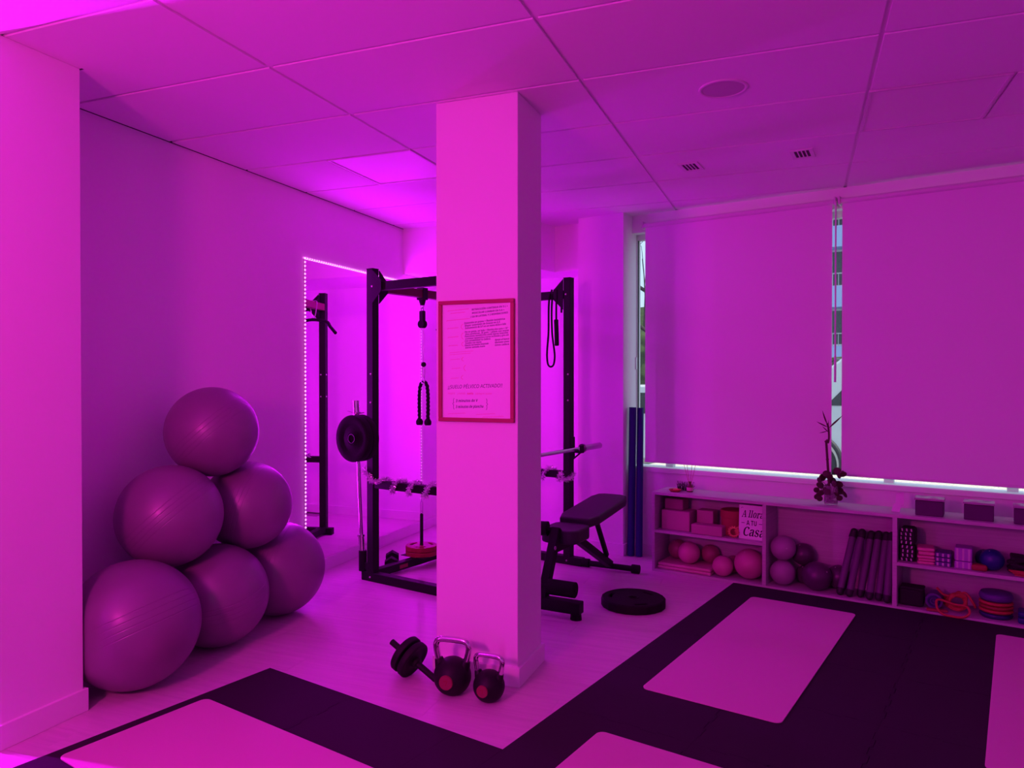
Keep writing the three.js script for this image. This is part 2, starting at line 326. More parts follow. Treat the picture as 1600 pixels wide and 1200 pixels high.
// ================================================================ LIGHTS OF THE ROOM
function areaLight(pos, dir, up, w, h, color, power) {
  const l = new THREE.RectAreaLight(color, power, w, h);
  l.position.copy(pos); l.up.copy(up); l.lookAt(pos.clone().add(dir)); scene.add(l);
}
function ledMirror(z0, z1, strips, power, labelM, labelL) {     // z0 nearer the viewer; on the left wall
  const y0 = .088, y1 = 2.24, zc = (z0 + z1) / 2, hw = (z0 - z1) / 2;
  const m = thing('wall_mirror', labelM, 'mirror', V(XL, 0, zc));
  part('mirror_glass', mb().box(.001, .006, y0, y1, -hw + .001, hw - .001).geo(), M.mirror, m);
  const t = thing('led_strip', labelL, 'light strip', V(XL, 0, zc));
  const pitch = .0275, tape = mb(), beads = [];
  const x = .0065;
  const run = (a, b, br = .0072) => {
    const n = Math.round(a.distanceTo(b) / pitch), d = b.clone().sub(a);
    tape.bar(a, b, Math.abs(d.y) > .5 ? .004 : .010, Math.abs(d.y) > .5 ? .010 : .004);
    for (let i = 0; i <= n; i++) { const g = new THREE.SphereGeometry(br, 8, 5, 0, Math.PI * 2, 0, Math.PI / 2); g.rotateZ(-Math.PI / 2); g.translate(...a.clone().addScaledVector(d, i / n).add(V(.002, 0, 0)).toArray()); beads.push(g); }
  };
  if (strips.includes('n')) { run(V(x, .30, hw), V(x, y1, hw)); areaLight(V(XL + .016, (.3 + y1) / 2, zc + hw), V(1, 0, 0), V(0, 1, 0), .012, y1 - .3, LED, power); }
  if (strips.includes('f')) { run(V(x, .30, -hw), V(x, y1, -hw), .0042); areaLight(V(XL + .016, (.3 + y1) / 2, zc - hw), V(1, 0, 0), V(0, 1, 0), .012, y1 - .3, LED, power); }
  run(V(x, y1, hw), V(x, y1, -hw)); areaLight(V(XL + .016, y1, zc), V(1, 0, 0), V(0, 1, 0), hw * 2, .012, LED, power);
  part('tape', tape.geo(), M.tape, t);
  part('led_bead', mergeGeometries(beads), M.bead, t, 'row of glowing magenta light beads');
}
ledMirror(-4.28, -5.98, 'nf', STRIP_POWER, 'tall wall mirror edged with glowing dots behind the weight rack', 'magenta light strip of dots round the mirror behind the rack');
ledMirror(-1.845, .10, 'nf', STRIP2_POWER, 'tall wall mirror on the near side of the left wall pillar', 'magenta light strip round the mirror on the near side of the left wall pillar');
{
  const p = V(-1.70, 0, .45), t = thing('panel_floor_lamp', 'pink panel lamp on a floor stand beside the viewer', 'lamp', p);
  part('foot', mb().lathe([[.0001, .022], [.03, .022], [.15, .010], [.155, 0], [.0001, 0]].reverse(), V(0, 0, 0), [0, 0, 0], 32).geo(), M.blackSteel, t);
  part('pole', mb().cyl(V(0, .02, 0), V(0, 1.45, 0), .014, .014, 14).geo(), M.blackSteel, t);
  part('case', mb().box(-.17, .17, 1.43, 2.07, -.02, .03, .012).geo(), M.blackSteel, t);
  part('lit_face', mb().box(-.15, .15, 1.45, 2.05, -.024, -.019).geo(), std({ color: lin(.7, .3, .5), emissive: PINK, emissiveIntensity: 4, roughness: .5 }), t, 'glowing pink face');
  areaLight(p.clone().add(V(0, 1.75, -.03)), V(0, -.05, -1), V(0, 1, 0), .30, .60, PINK, PINK_POWER);
}

// ---------------------------------------------------------------- ceiling fittings
{
  const t = thing('ceiling_speaker', 'round white flush speaker set in the ceiling', 'speaker', V(-.322, H, -3.425));
  part('rim', mb().lathe([[.092, 0], [.094, -.006], [.104, -.006], [.107, -.002], [.107, .003]], V(0, 0, 0), [0, 0, 0], 40).geo(), M.plasticWhite, t);
  part('grille', mb().lathe([[.0001, -.007], [.06, -.006], [.092, -.003]], V(0, 0, 0), [0, 0, 0], 40).geo(), std({ color: lin(.55, .55, .55), roughness: .6, side: THREE.DoubleSide, bumpMap: tWeave, bumpScale: .0008 }), t);
  for (const [x, z, lab] of [[-.625, -4.62, 'small ceiling air vent nearer the column'], [.012, -4.585, 'small ceiling air vent above the gap between the blinds']]) {
    const v = thing('air_vent', lab, 'air vent', V(x, H - .006, z), -.12, 'ceiling air vents');
    const w = .062, d = .092, f = .022;
    part('frame', mb().box(-w, w, 0, .006, -d, -d + f, .002).box(-w, w, 0, .006, d - f, d, .002).box(-w, -w + f, 0, .006, -d + f, d - f, .002).box(w - f, w, 0, .006, -d + f, d - f, .002).geo(), M.plasticWhite, v);
    part('duct_shade', mb().box(-w + f, w - f, .0045, .0055, -d + f, d - f).geo(), M.gasket, v, 'flat black sheet painting the shade of the opening');  // no real hole: black sheet stands in for the shade behind the slats
    for (let i = 0; i < 3; i++) { const x2 = -w + f + (2 * w - 2 * f) * (i + .9) / 3.8; part('slat', mb().box(x2 - .003, x2 + .003, .0005, .0045, -d + f, d - f).geo(), M.plasticWhite, v); }
  }
}

// ---------------------------------------------------------------- roller blinds
function blind(s0, s1, y1, label) {
  const t = thing('roller_blind', label, 'roller blind', W((s0 + s1) / 2, 0, 0), AW), h = (s1 - s0) / 2;
  part('tube', mb().cyl(V(-h - .01, 2.60, .045), V(h + .01, 2.60, .045), .019, .019, 20).geo(), M.plasticWhite, t);
  for (const k of [-1, 1]) part('bracket', mb().box(k * (h + .018) - .006, k * (h + .018) + .006, 2.575, 2.632, 0, .068, .003).geo(), M.plasticWhite, t);
  const n = 24, cl = new THREE.PlaneGeometry(2 * h, 2.60 - y1, 40, n); cl.translate(0, (2.6 + y1) / 2, .047);
  const p = cl.attributes.position; for (let i = 0; i < p.count; i++) { const f = (2.6 - p.getY(i)) / 1.9; p.setZ(i, .047 + .004 * f * Math.sin(p.getX(i) * 3.1 + 1)); }
  cl.computeVertexNormals();
  part('cloth', metreUV(cl), M.blind, t);
  part('bottom_bar', mb().box(-h, h, y1 - .012, y1 + .006, .040, .054, .003).geo(), M.plasticWhite, t);
}
blind(.150, 1.525, .752, 'left roller blind pulled down beside the column');
blind(1.588, 3.12, .752, 'right roller blind pulled down behind the vase plant');
{
  const p = W(1.552, 0, .075), t = thing('blind_wand', 'thin white pull wand hanging between the two roller blinds', 'blind wand', p, AW);
  part('rod', mb().cyl(V(0, 1.38, 0), V(0, 2.58, 0), .0055, .0055, 8).geo(), M.plasticWhite, t);
  part('hook', mb().cyl(V(0, 2.575, 0), V(0, 2.60, -.02), .005, .005, 8).cyl(V(0, 2.60, -.02), V(0, 2.60, -.07), .005, .005, 8).geo(), M.plasticWhite, t);
  part('grip', mb().cyl(V(0, 1.375, 0), V(0, 1.55, 0), .0075, .0075, 10).geo(), M.plasticWhite, t);
}

// ================================================================ LARGE THINGS
// ---- foam floor tiles (interlocking), laid parallel to the street wall
{
  const t = thing('foam_floor_mat', 'black interlocking foam tile mat under the exercise mats', 'floor mat', W(0, 0, 0), AW);
  const Q = .57, TH = .012;
  // local frame s,t: the far left corners of the left wing (a) and of the right wing (b)
  const aS = -.385, aT = 3.175, bS = .985, bT = .452;
  const cells = new Map(), key = (i, j) => i + ',' + j;
  const tileGeo = (n, e, s, w) => {          // which sides interlock
    const pts = [], T = 8, tw = Q / T, dep = .012;
    const side = (ax, ay, bx, by, on, sgn) => {
      const dx = (bx - ax) / Q, dy = (by - ay) / Q, nx = dy, ny = -dx;
      for (let k = 0; k < T; k++) {
        const o = on && k > 0 && k < T - 1 ? ((k + (sgn > 0 ? 0 : 1)) % 2 ? dep / 2 : -dep / 2) - .0007 : 0;
        const u0 = k * tw + (o > 0 ? -.003 : o < 0 ? .003 : 0), u1 = (k + 1) * tw + (o > 0 ? .003 : o < 0 ? -.003 : 0);
        if (!on) { if (k === 0) pts.push([ax, ay]); continue; }
        pts.push([ax + dx * u0 + nx * o, ay + dy * u0 + ny * o], [ax + dx * u1 + nx * o, ay + dy * u1 + ny * o]);
      }
    };
    const h = Q / 2 - .0003;
    side(-h, -h, h, -h, s, 1); side(h, -h, h, h, e, 1); side(h, h, -h, h, n, 1); side(-h, h, -h, -h, w, 1);
    return metreUV(mb().ext(shapeOf(pts), TH - .002, FLAT, 0).geo());
  };
  const place = (S, Tt, i, j, wing) => cells.set(wing + key(i, j), [S + Q * (i + .5), Tt + Q * (j + .5), i, j, wing]);
  for (let i = 0; i < 6; i++) for (let j = 0; j < 9; j++) place(bS, bT, i, j, 'b');
  for (let i = 0; i < 2; i++) for (let j = 0; j < 6; j++) place(aS, aT, i, j, 'a');
  for (let j = 0; j < 6; j++) part('foam_tile', mb().box(aS + 2 * Q + .0006, bS - .0006, .0005, .0105, aT + Q * j + .0005, aT + Q * (j + 1) - .0005).uv(), M.foam, t);
  const cache = {};
  for (const [s, tt, i, j, w] of cells.values()) {
    const nb = [cells.has(w + key(i, j - 1)), cells.has(w + key(i + 1, j)) , cells.has(w + key(i, j + 1)), cells.has(w + key(i - 1, j))];
    const k = nb.map(Number).join(''); cache[k] ??= tileGeo(...nb);
    const o = part('foam_tile', cache[k], M.foam, t); o.position.set(s, .0005, tt);
    if (!inRoom(W(s, 0, tt).x, W(s, 0, tt).z)) t.remove(o);
  }
}
// ---- exercise mats
function yogaMat(s0, t0, s1, t1, label) {
  const w = s1 - s0, l = t1 - t0;
  single('exercise_mat', metreUV(mb().ext(roundRect(w, l, .03), .003, FLAT, .001).geo()), M.yoga, label, 'exercise mat', W((s0 + s1) / 2, .0128, (t0 + t1) / 2), AW, 'pale exercise mats on the foam tiles');
}
{
  const toW = (x, z) => [(x + 1.269) * CA + (z + 5.874) * SA, -(x + 1.269) * SA + (z + 5.874) * CA];
  const [s2, t2] = toW(-.276, -4.903), [s3, t3] = toW(-.733, -2.822), [s1, t1] = toW(-2.395, -2.488), [s4, t4] = toW(1.001, -4.67);
  yogaMat(s2, t2, s2 + .607, t2 + 1.665, 'pale mat in the middle, in front of the low shelf');
  yogaMat(s3 + .005, t3, s3 + .60, t3 + 1.66, 'pale mat cut off at the bottom right of the square pillar');
  yogaMat(s1, t1, s1 + 1.66, t1 + .60, 'pale mat lying crosswise at the bottom left');
  yogaMat(s4, t4, s4 + .607, t4 + 1.665, 'pale mat cut off at the right edge');
}

// ---- six exercise balls in a pyramid
{
  const prof = [], las = [];                 // finer steps where the moulded grooves run round the middle
  for (let la = -90; la < -18; la += 1.5) las.push(la); for (let la = -18; la <= 18; la += .2) las.push(la); for (let la = 19.5; la <= 90; la += 1.5) las.push(la);
  for (const la of las) {
    let r = 1; for (const g of [-8.4, -2.8, 2.8, 8.4]) r -= .0036 * Math.exp(-(((la - g) / .34) ** 2));
    prof.push(new THREE.Vector2(Math.max(1e-4, Math.cos(la * D) * r), Math.sin(la * D) * r));
  }
  const bg = new THREE.LatheGeometry(prof, 120);
  const vg = mb().cyl(V(0, .985, 0), V(0, 1.004, 0), .05, .04, 16).geo();
  const list = [
    [-2.820, .286, -2.492, .286, 25, -7, 'biggest exercise ball, on the floor against the left wall pillar'],
    [-2.854, .264, -3.040, .264, 5, 12, 'exercise ball on the floor in the middle of the bottom row'],
    [-2.892, .272, -3.578, .272, 80, 0, 'exercise ball on the floor nearest the mirror'],
    [-2.917, .720, -2.796, .250, 42, 6, 'exercise ball in the middle row, the one further from the mirror'],
    [-2.869, .697, -3.292, .241, 72, 4, 'exercise ball in the middle row, the one nearer the mirror'],
    [-2.912, 1.119, -3.075, .237, 42, 6, 'exercise ball on top of the pyramid'],
  ];
  for (const [x, y, z, r, a, b, lab] of list) {
    const t = thing('exercise_ball', lab, 'exercise ball', V(x, y, z), 0, 'exercise balls stacked in a pyramid');
    const o = part('skin', bg, M.ball, t); o.scale.setScalar(r); const ax = V(-.93 * Math.sin(a * D), Math.cos(a * D), .36 * Math.sin(a * D)), tq = new THREE.Quaternion().setFromAxisAngle(V(.93, 0, -.36), b * D).multiply(new THREE.Quaternion().setFromUnitVectors(V(0, 1, 0), ax.normalize())); o.quaternion.copy(tq);
    if (r > .28) {                           // pressed flat where it meets the pillar
      o.updateMatrix(); const g = bg.clone().applyMatrix4(o.matrix), p = g.attributes.position, lim = -2.236 - z;
      const nm = g.attributes.normal; for (let i = 0; i < p.count; i++) { const q = (lim - p.getZ(i)) / .010, n = V(nm.getX(i), nm.getY(i), nm.getZ(i) * (1 + Math.exp(-q))).normalize(); nm.setXYZ(i, n.x, n.y, n.z); p.setZ(i, lim - .010 * Math.log(1 + Math.exp(q))); }
      o.geometry = g; o.scale.setScalar(1); o.quaternion.identity();
    }
    const v = part('valve', vg, M.valve, t); v.scale.setScalar(r); v.quaternion.copy(tq);
  }
}

// ---- weight rack; local x from the post at the left to its hidden neighbour, local -z away from the viewer
const RK = { p: V(-2.747, 0, -4.397), w: .884, d: 1.166, h: 2.15, a: .06 };
const rk = (x, y, z) => V(x, y, z).applyAxisAngle(V(0, 1, 0), AW).add(RK.p);
{
  const t = thing('weight_rack', 'tall black steel squat rack standing in front of the mirror', 'weight rack', RK.p, AW), { w, d, h, a } = RK, m = M.blackSteel, e = a / 2;
  const corners = [[0, 0], [w, 0], [0, -d], [w, -d]];
  for (const [x, z] of corners) {
    const u = part('upright', mb().box(x - e, x + e, .055, h, z - e, z + e, .004).geo(), m, t);
    part('cap', mb().box(x - e - .001, x + e + .001, h, h + .006, z - e - .001, z + e + .001, .002).geo(), M.rubber, u);
    for (const y of [1.43, 1.235]) for (const [dx, dz] of [[-e - .001, .012], [.012, e + .001]]) part('bolt', mb().sph(V(x + dx, y, z + dz), .0068, 10, 8).geo(), M.bolt, u);
  }
  for (const z of [0, -d]) {
    const r = part('base_rail', mb().box(-.085, w + .125, 0, .06, z - e, z + e, .004).geo(), m, t);
    part('bolt', mb().sph(V(0, .03, z + e), .007, 10, 8).sph(V(w, .03, z + e), .007, 10, 8).geo(), M.bolt, r);
    part('side_beam', mb().box(e, w - e, 2.0, 2.06, z - e + .005, z + e - .005, .004).geo(), m, t);
    part('safety_bar', mb().box(e, w - e, .645, .70, z - .024, z + .024, .004).geo(), m, t);
  }
  part('back_beam', mb().box(-.027, .027, 2.0, 2.06, -d + e, -e, .004).geo(), std({ color: lin(.11, .012, .022), roughness: .5 }), t, 'dark red beam');
  const low = part('low_beam', mb().box(-.03, .03, .02, .075, -d + e, -e, .004).geo(), m, t);
  part('sticker', mb().box(.0301, .0306, .034, .060, -.32, -.235).geo(), M.redDisc, low, 'small reddish sticker');
  const gp = shapeOf([[0, .115], [0, -.115], [.085, -.035], [.085, .035]]);
  const gus = (x, z, ry, z2) => part('gusset', mb().ext(gp, .006, new THREE.Matrix4().makeRotationY(ry).setPosition(x, 2.03, z)).geo(), m, t);
  for (const z of [e, -d + e]) { gus(e, z, 0); gus(w - e, z + .006, Math.PI); part('bolt', mb().sph(V(w - .005, 2.03, z + .004), .008, 10, 8).sph(V(.03, 2.03, z + .004), .008, 10, 8).geo(), M.bolt, t); }
  gus(e, -e, Math.PI / 2); gus(e - .006, -d + e, -Math.PI / 2);
  part('plate_peg', mb().cyl(V(0, 1.0, e), V(0, 1.0, .19), .022, .022, 20).cyl(V(0, 1.0, e), V(0, 1.0, e + .012), .04, .04, 20).geo(), M.iron, t);
  part('bar_holder', mb().cyl(V(-.088, .06, .012), V(-.088, .20, .012), .028, .028, 20).box(-.07, -e, .07, .12, 0, .024).geo(), m, t);
  for (const z of [0, -d]) part('bar_hook', mb().box(w + e, w + e + .012, .80, .96, z - .025, z + .025, .003).box(w + e, w + e + .09, .842, .856, z - .025, z + .025, .003).box(w + e + .078, w + e + .09, .842, .90, z - .025, z + .025, .003)
    .cyl(V(w + e + .09, .855, z + .01), V(w + e + .03, .80, z + .03), .006, .006, 8).geo(), m, t);
}
// bumper plates on the peg
function bumper(r, th) {
  return mb().lathe([[.026, -th / 2], [.045, -th / 2], [.047, -th / 2 + .004], [r * .62, -th / 2 + .005], [r * .7, -th / 2 + .002], [r * .96, -th / 2], [r, -th / 2 + .006], [r, th / 2 - .006], [r * .96, th / 2], [r * .7, th / 2 - .002], [r * .62, th / 2 - .005], [.047, th / 2 - .004], [.045, th / 2], [.026, th / 2], [.026, -th / 2]], V(0, 0, 0), [0, 0, 0], 48).geo();
}
const ringGeo = (r0, r1, y0, y1) => mb().lathe([[r0, y0], [r1, y0], [r1, y1], [r0, y1], [r0, y0]], V(0, 0, 0), [0, 0, 0], 32).geo();
for (const [off, lab] of [[.118, 'black bumper plate on the rack peg, the one next to the post'], [.172, 'black bumper plate on the rack peg, the outer one facing the room']]) {
  const t = thing('bumper_plate', lab, 'weight plate', rk(0, 1.0 - .0035, off), AW, 'bumper plates on the rack peg');
  const o = part('rubber_disc', bumper(.158, .050), M.rubber, t); o.rotation.x = Math.PI / 2;
  const h = part('hub_ring', ringGeo(.0256, .034, -.027, .027), M.iron, t); h.rotation.x = Math.PI / 2;
}
// barbell lying on the rack hooks
{
  const t = thing('barbell', 'long barbell lying across the rack hooks with its end pointing to the window', 'barbell', rk(RK.w + .072, .870, 0), AW), d = RK.d;
  part('shaft', mb().cyl(V(0, 0, .10), V(0, 0, -d - .10), .014, .014, 16).geo(), M.steel, t);
  for (const [a, b] of [[.10, .36], [-d - .10, -d - .36]]) part('sleeve', mb().cyl(V(0, 0, a), V(0, 0, b), .024, .024, 20).cyl(V(0, 0, a - Math.sign(b - a) * .02), V(0, 0, a), .034, .034, 20).geo(), M.steel, t);
}
// short bar standing upright in the holder
{
  const p0 = rk(-.088, .062, .012), p1 = V(-2.882, 1.245, -4.395), dv = p1.clone().sub(p0);
  const t = thing('short_barbell', 'short chrome barbell standing upright in the rack holder', 'barbell', p0), q = (f) => dv.clone().multiplyScalar(f);
  part('sleeve', mb().cyl(q(.002), q(.20), .020, .020, 18).cyl(q(.2), q(.212), .027, .027, 18).geo(), M.chrome, t);
  part('shaft', mb().cyl(q(.21), q(.8), .0145, .0145, 16).geo(), M.chrome, t);
  part('sleeve', mb().cyl(q(.8), q(1), .0235, .0235, 18).cyl(q(.79), q(.8), .03, .03, 18).geo(), M.chrome, t);
  const c = part('spring_collar', mb().tor(q(.93), .027, .004, [Math.PI / 2, 0, 0]).tor(q(.925), .027, .004, [Math.PI / 2, 0, 0]).cyl(q(.93).add(V(-.025, 0, 0)), q(.937).add(V(-.065, 0, .01)), .004).cyl(q(.925).add(V(.025, 0, 0)), q(.93).add(V(.05, .0, -.02)), .004).geo(), M.steel, t);
}
// pulley with cable
{
  const t = thing('cable_pulley', 'hanging pulley and cable on the rack back beam', 'pulley', rk(0, 1.0, -.515), AW), y = (v) => v - 1.0;
  part('bracket', mb().box(-.034, .034, y(1.985), y(2.075), -.028, .028, .005).cyl(V(0, y(1.99), 0), V(0, y(1.945), 0), .028, .016, 14).geo(), M.blackSteel, t);
  part('ring', mb().tor(V(0, y(1.938), 0), .014, .003).tor(V(0, y(1.915), 0), .013, .003, [0, Math.PI / 2, 0]).geo(), M.steel, t);
  part('pulley_block', mb().box(-.021, .021, y(1.775), y(1.905), -.016, .016, .008).geo(), M.blackSteel, t);
  part('wheel', mb().cyl(V(0, y(1.805), -.02), V(0, y(1.805), .02), .03, .03, 24).geo(), M.rubber, t);
  part('cable', mb().cyl(V(.012, y(1.80), 0), V(.012, y(1.51), 0), .0022, .0022, 8).cyl(V(-.014, y(1.80), 0), V(-.014, y(.60), 0), .0022, .0022, 8).cyl(V(-.014, y(.60), 0), V(-.010, y(.475), 0), .003, .003, 8).geo(), M.steel, t);
  part('stopper_ball', mb().sph(V(.012, y(1.503), 0), .019).geo(), M.rubber, t);
  const link = (x, y0, y1) => mb().tube([V(x, y0, 0), V(x + .011, y0 - .012, 0), V(x + .008, y1 + .008, 0), V(x, y1, 0), V(x - .008, y1 + .008, 0), V(x - .011, y0 - .012, 0)], .0028, 40, 8, true).geo();
  part('carabiner', link(.012, y(1.487), y(1.40)), M.steel, t);
  part('carabiner', link(-.010, y(.475), y(.385)), M.steel, t);
}
{
  const t = thing('triceps_rope', 'black braided rope attachment hanging from the pulley cable', 'rope handle', rk(.012, 1.40, -.515), AW);
  part('clasp', mb().box(-.017, .017, -.042, -.012, -.012, .012, .004).tor(V(0, -.006, 0), .009, .0026).geo(), M.steel, t);
  const pts = [V(-.041, -.31, 0), V(-.043, -.2, 0), V(-.040, -.10, 0), V(-.028, -.045, 0), V(0, -.026, 0), V(.028, -.045, 0), V(.040, -.10, 0), V(.043, -.2, 0), V(.041, -.31, 0)];
  const g = new THREE.TubeGeometry(new THREE.CatmullRomCurve3(pts), 160, .0135, 10); const p = g.attributes.position, nn = g.attributes.normal;
  for (let i = 0; i < p.count; i++) { const k = Math.floor(i / 11), f = .0018 * Math.sin(k * .8 + (i % 11) * .57); p.setXYZ(i, p.getX(i) + nn.getX(i) * f, p.getY(i) + nn.getY(i) * f, p.getZ(i) + nn.getZ(i) * f); }
  g.computeVertexNormals();
  part('rope', g, M.rubber, t);
  for (const x of [-.041, .041]) part('end_knob', mb().lathe([[.0001, -.35], [.02, -.35], [.026, -.342], [.027, -.322], [.018, -.306], [.013, -.30]].reverse(), V(x, 0, 0), [0, 0, 0], 20).geo(), M.rubber, t);
}
{
  const t = thing('loading_pin', 'black weight pin hanging from the cable through the red plates', 'weight pin', rk(-.010, .02, -.515), AW);
  part('pin', mb().cyl(V(0, .06, 0), V(0, .355, 0), .0125, .0125, 16).sph(V(0, .355, 0), .013).geo(), M.blackSteel, t);
  part('eye', mb().tor(V(0, .372, 0), .010, .003).geo(), M.steel, t);
  part('foot', mb().box(-.11, .11, .057, .062, -.11, .11, .002).geo(), M.blackSteel, t);
}
for (const [y, lab] of [[.083, 'red weight plate, lower one of the pair on the pin'], [.120, 'red weight plate, upper one of the pair on the pin']]) {
  const t = thing('red_plate', lab, 'weight plate', rk(-.010, y, -.515), AW + (y > .1 ? .35 : 0), 'red plates on the weight pin');
  const sh = new THREE.Shape(); sh.absarc(0, 0, .116, 0, Math.PI * 2); const c = new THREE.Path(); c.absarc(0, 0, .0135, 0, Math.PI * 2); sh.holes.push(c);
  for (let k = 0; k < 3; k++) { const h = new THREE.Path(), a0 = k * 2.094 + .25, a1 = a0 + 1.1; h.absarc(0, 0, .092, a0, a1, false); h.absarc(0, 0, .064, a1, a0, true); sh.holes.push(h); }
  part('disc', metreUV(mb().ext(sh, .026, FLAT, .004).geo().translate(0, .0, 0)), M.redPlate, t);
}
// bar attachment hanging from the back beam near the far post, seen in the mirror
{
  const t = thing('curl_bar', 'short bent cable bar hanging from the rack back beam, seen in the mirror', 'cable bar', rk(0, 1.86, -.95), AW);
  part('bar', mb().tube([V(-.21, -.075, .02), V(-.15, -.015, 0), V(-.12, .025, 0), V(0, .045, 0), V(.12, .025, 0), V(.15, -.015, 0), V(.21, -.075, .02)], .014, 50, 10).geo(), M.blackSteel, t);
  part('carabiner', mb().tube([V(0, .05, 0), V(.02, .1, 0), V(.03, .20, 0), V(0, .206, 0), V(-.03, .20, 0), V(-.02, .1, 0)], .004, 40, 8, true).geo(), M.steel, t);
}
// two black straps looped over the side beam near the right post
{
  const zc = -RK.d, loopPts = (x, w, y0) => [V(x - .012, 2.075, zc), V(x - .014, 2.0, zc + .036), V(x - .02, 1.75, zc + .038), V(x - w, 1.56, zc + .036), V(x - w * .6, 1.497, zc + .036), V(x, 1.487, zc + .036), V(x + w * .6, 1.497, zc + .036), V(x + w, 1.56, zc + .036), V(x + .012, 1.75, zc + .038), V(x + .012, 2.0, zc + .036), V(x + .012, 2.075, zc)];
  const ribbon = (pts, wd, n) => { const c = new THREE.CatmullRomCurve3(pts), g = new THREE.TubeGeometry(c, n, 1, 4), p = g.attributes.position; const P = c.getSpacedPoints(n);
    for (let i = 0; i < p.count; i++) { const k = Math.floor(i / 5), q = P[k], dx = p.getX(i) - q.x, dy = p.getY(i) - q.y, dz = p.getZ(i) - q.z; p.setXYZ(i, q.x + dx * .0075, q.y + dy * .0075, q.z + dz * wd); } g.computeVertexNormals(); return g; };
  const t = thing('strap_loop', 'long black strap loop hanging from the rack side beam', 'strap', RK.p, AW);
  part('band', ribbon(loopPts(RK.w - .135, .034), .014, 90), M.rubber, t);
  const t2 = thing('strap_loop', 'shorter black strap with a thick grip hanging next to the rack post', 'strap', RK.p, AW);
  part('band', mb().box(RK.w - .093, RK.w - .079, 1.84, 2.07, zc + .034, zc + .042, .002).box(RK.w - .094, RK.w - .078, 2.061, 2.069, zc - .036, zc + .042, .002).box(RK.w - .093, RK.w - .079, 1.9, 2.07, zc - .042, zc - .034, .002).geo(), M.rubber, t2);
  part('grip', mb().obox(.030, .20, .026, V(RK.w - .084, 1.745, zc + .038), [0, 0, .03], .008).geo(), M.rubber, t2, 'thick padded grip');
}
// tinsel garlands wound round the safety bars
function tinsel(path, n, R, label) {
  const c = new THREE.CatmullRomCurve3(path), pos = [], nor = [];
  for (let i = 0; i < n; i++) {
    const o = c.getPointAt(rnd()), a = V(rr(-1, 1), rr(-1, 1), rr(-1, 1)).normalize(), b = a.clone().cross(V(rr(-1, 1), rr(-1, 1), rr(-1, 1))).normalize().multiplyScalar(.0011), e = o.clone().addScaledVector(a, R * rr(.5, 1));
    const q = [o.clone().add(b), o.clone().sub(b), e.clone().sub(b), o.clone().add(b), e.clone().sub(b), e.clone().add(b)], nn = a.clone().cross(b).normalize();
    for (const v of q) { pos.push(v.x, v.y, v.z); nor.push(nn.x, nn.y, nn.z); }
  }
  const g = new THREE.BufferGeometry(); g.setAttribute('position', new THREE.Float32BufferAttribute(pos, 3)); g.setAttribute('normal', new THREE.Float32BufferAttribute(nor, 3));
  const t = thing('tinsel_garland', label, 'garland', RK.p, AW, 'tinsel on the rack bars');
  const o = part('strands', g, M.tinsel, t); o.userData.kind = 'stuff';
  part('core', mb().tube(path, .0025, 120, 5).geo(), M.tinsel, t);
}
{
  const helix = (z, x0, x1, turns, lead = []) => { const p = [...lead]; for (let i = 0; i <= turns * 10; i++) { const f = i / (turns * 10), a = f * turns * Math.PI * 2 + .6; p.push(V(x0 + (x1 - x0) * f, .672 + .043 * Math.sin(a), z + .040 * Math.cos(a))); } return p; };
  tinsel(helix(0, .09, RK.w - .05, 5, [V(-.05, .78, .02), V(-.036, .765, .045), V(.0, .735, .048), V(.04, .70, .052)]), 4200, .030, 'silver tinsel wound round the rack bar at the left of the pillar');
  tinsel(helix(-RK.d, .12, RK.w - .04, 5).concat([V(RK.w - .02, .64, -RK.d + .05), V(RK.w + .045, .66, -RK.d + .04), V(RK.w + .05, .69, -RK.d)]), 4200, .030, 'silver tinsel wound round the rack bar at the right of the pillar');
}
// hex dumbbell on the floor behind the rack post
{
  const t = thing('hex_dumbbell', 'black hex dumbbell on the floor behind the left rack post', 'dumbbell', V(-2.80, .048, -4.74), 0.5);
  part('handle', mb().cyl(V(0, 0, -.07), V(0, 0, .07), .015, .015, 16).geo(), M.chrome, t, 'chrome handle');
  for (const k of [-1, 1]) { const o = part('hex_head', mb().cyl(V(0, 0, k * .06), V(0, 0, k * .13), .055, .055, 6).geo(), M.rubber, t); }
}

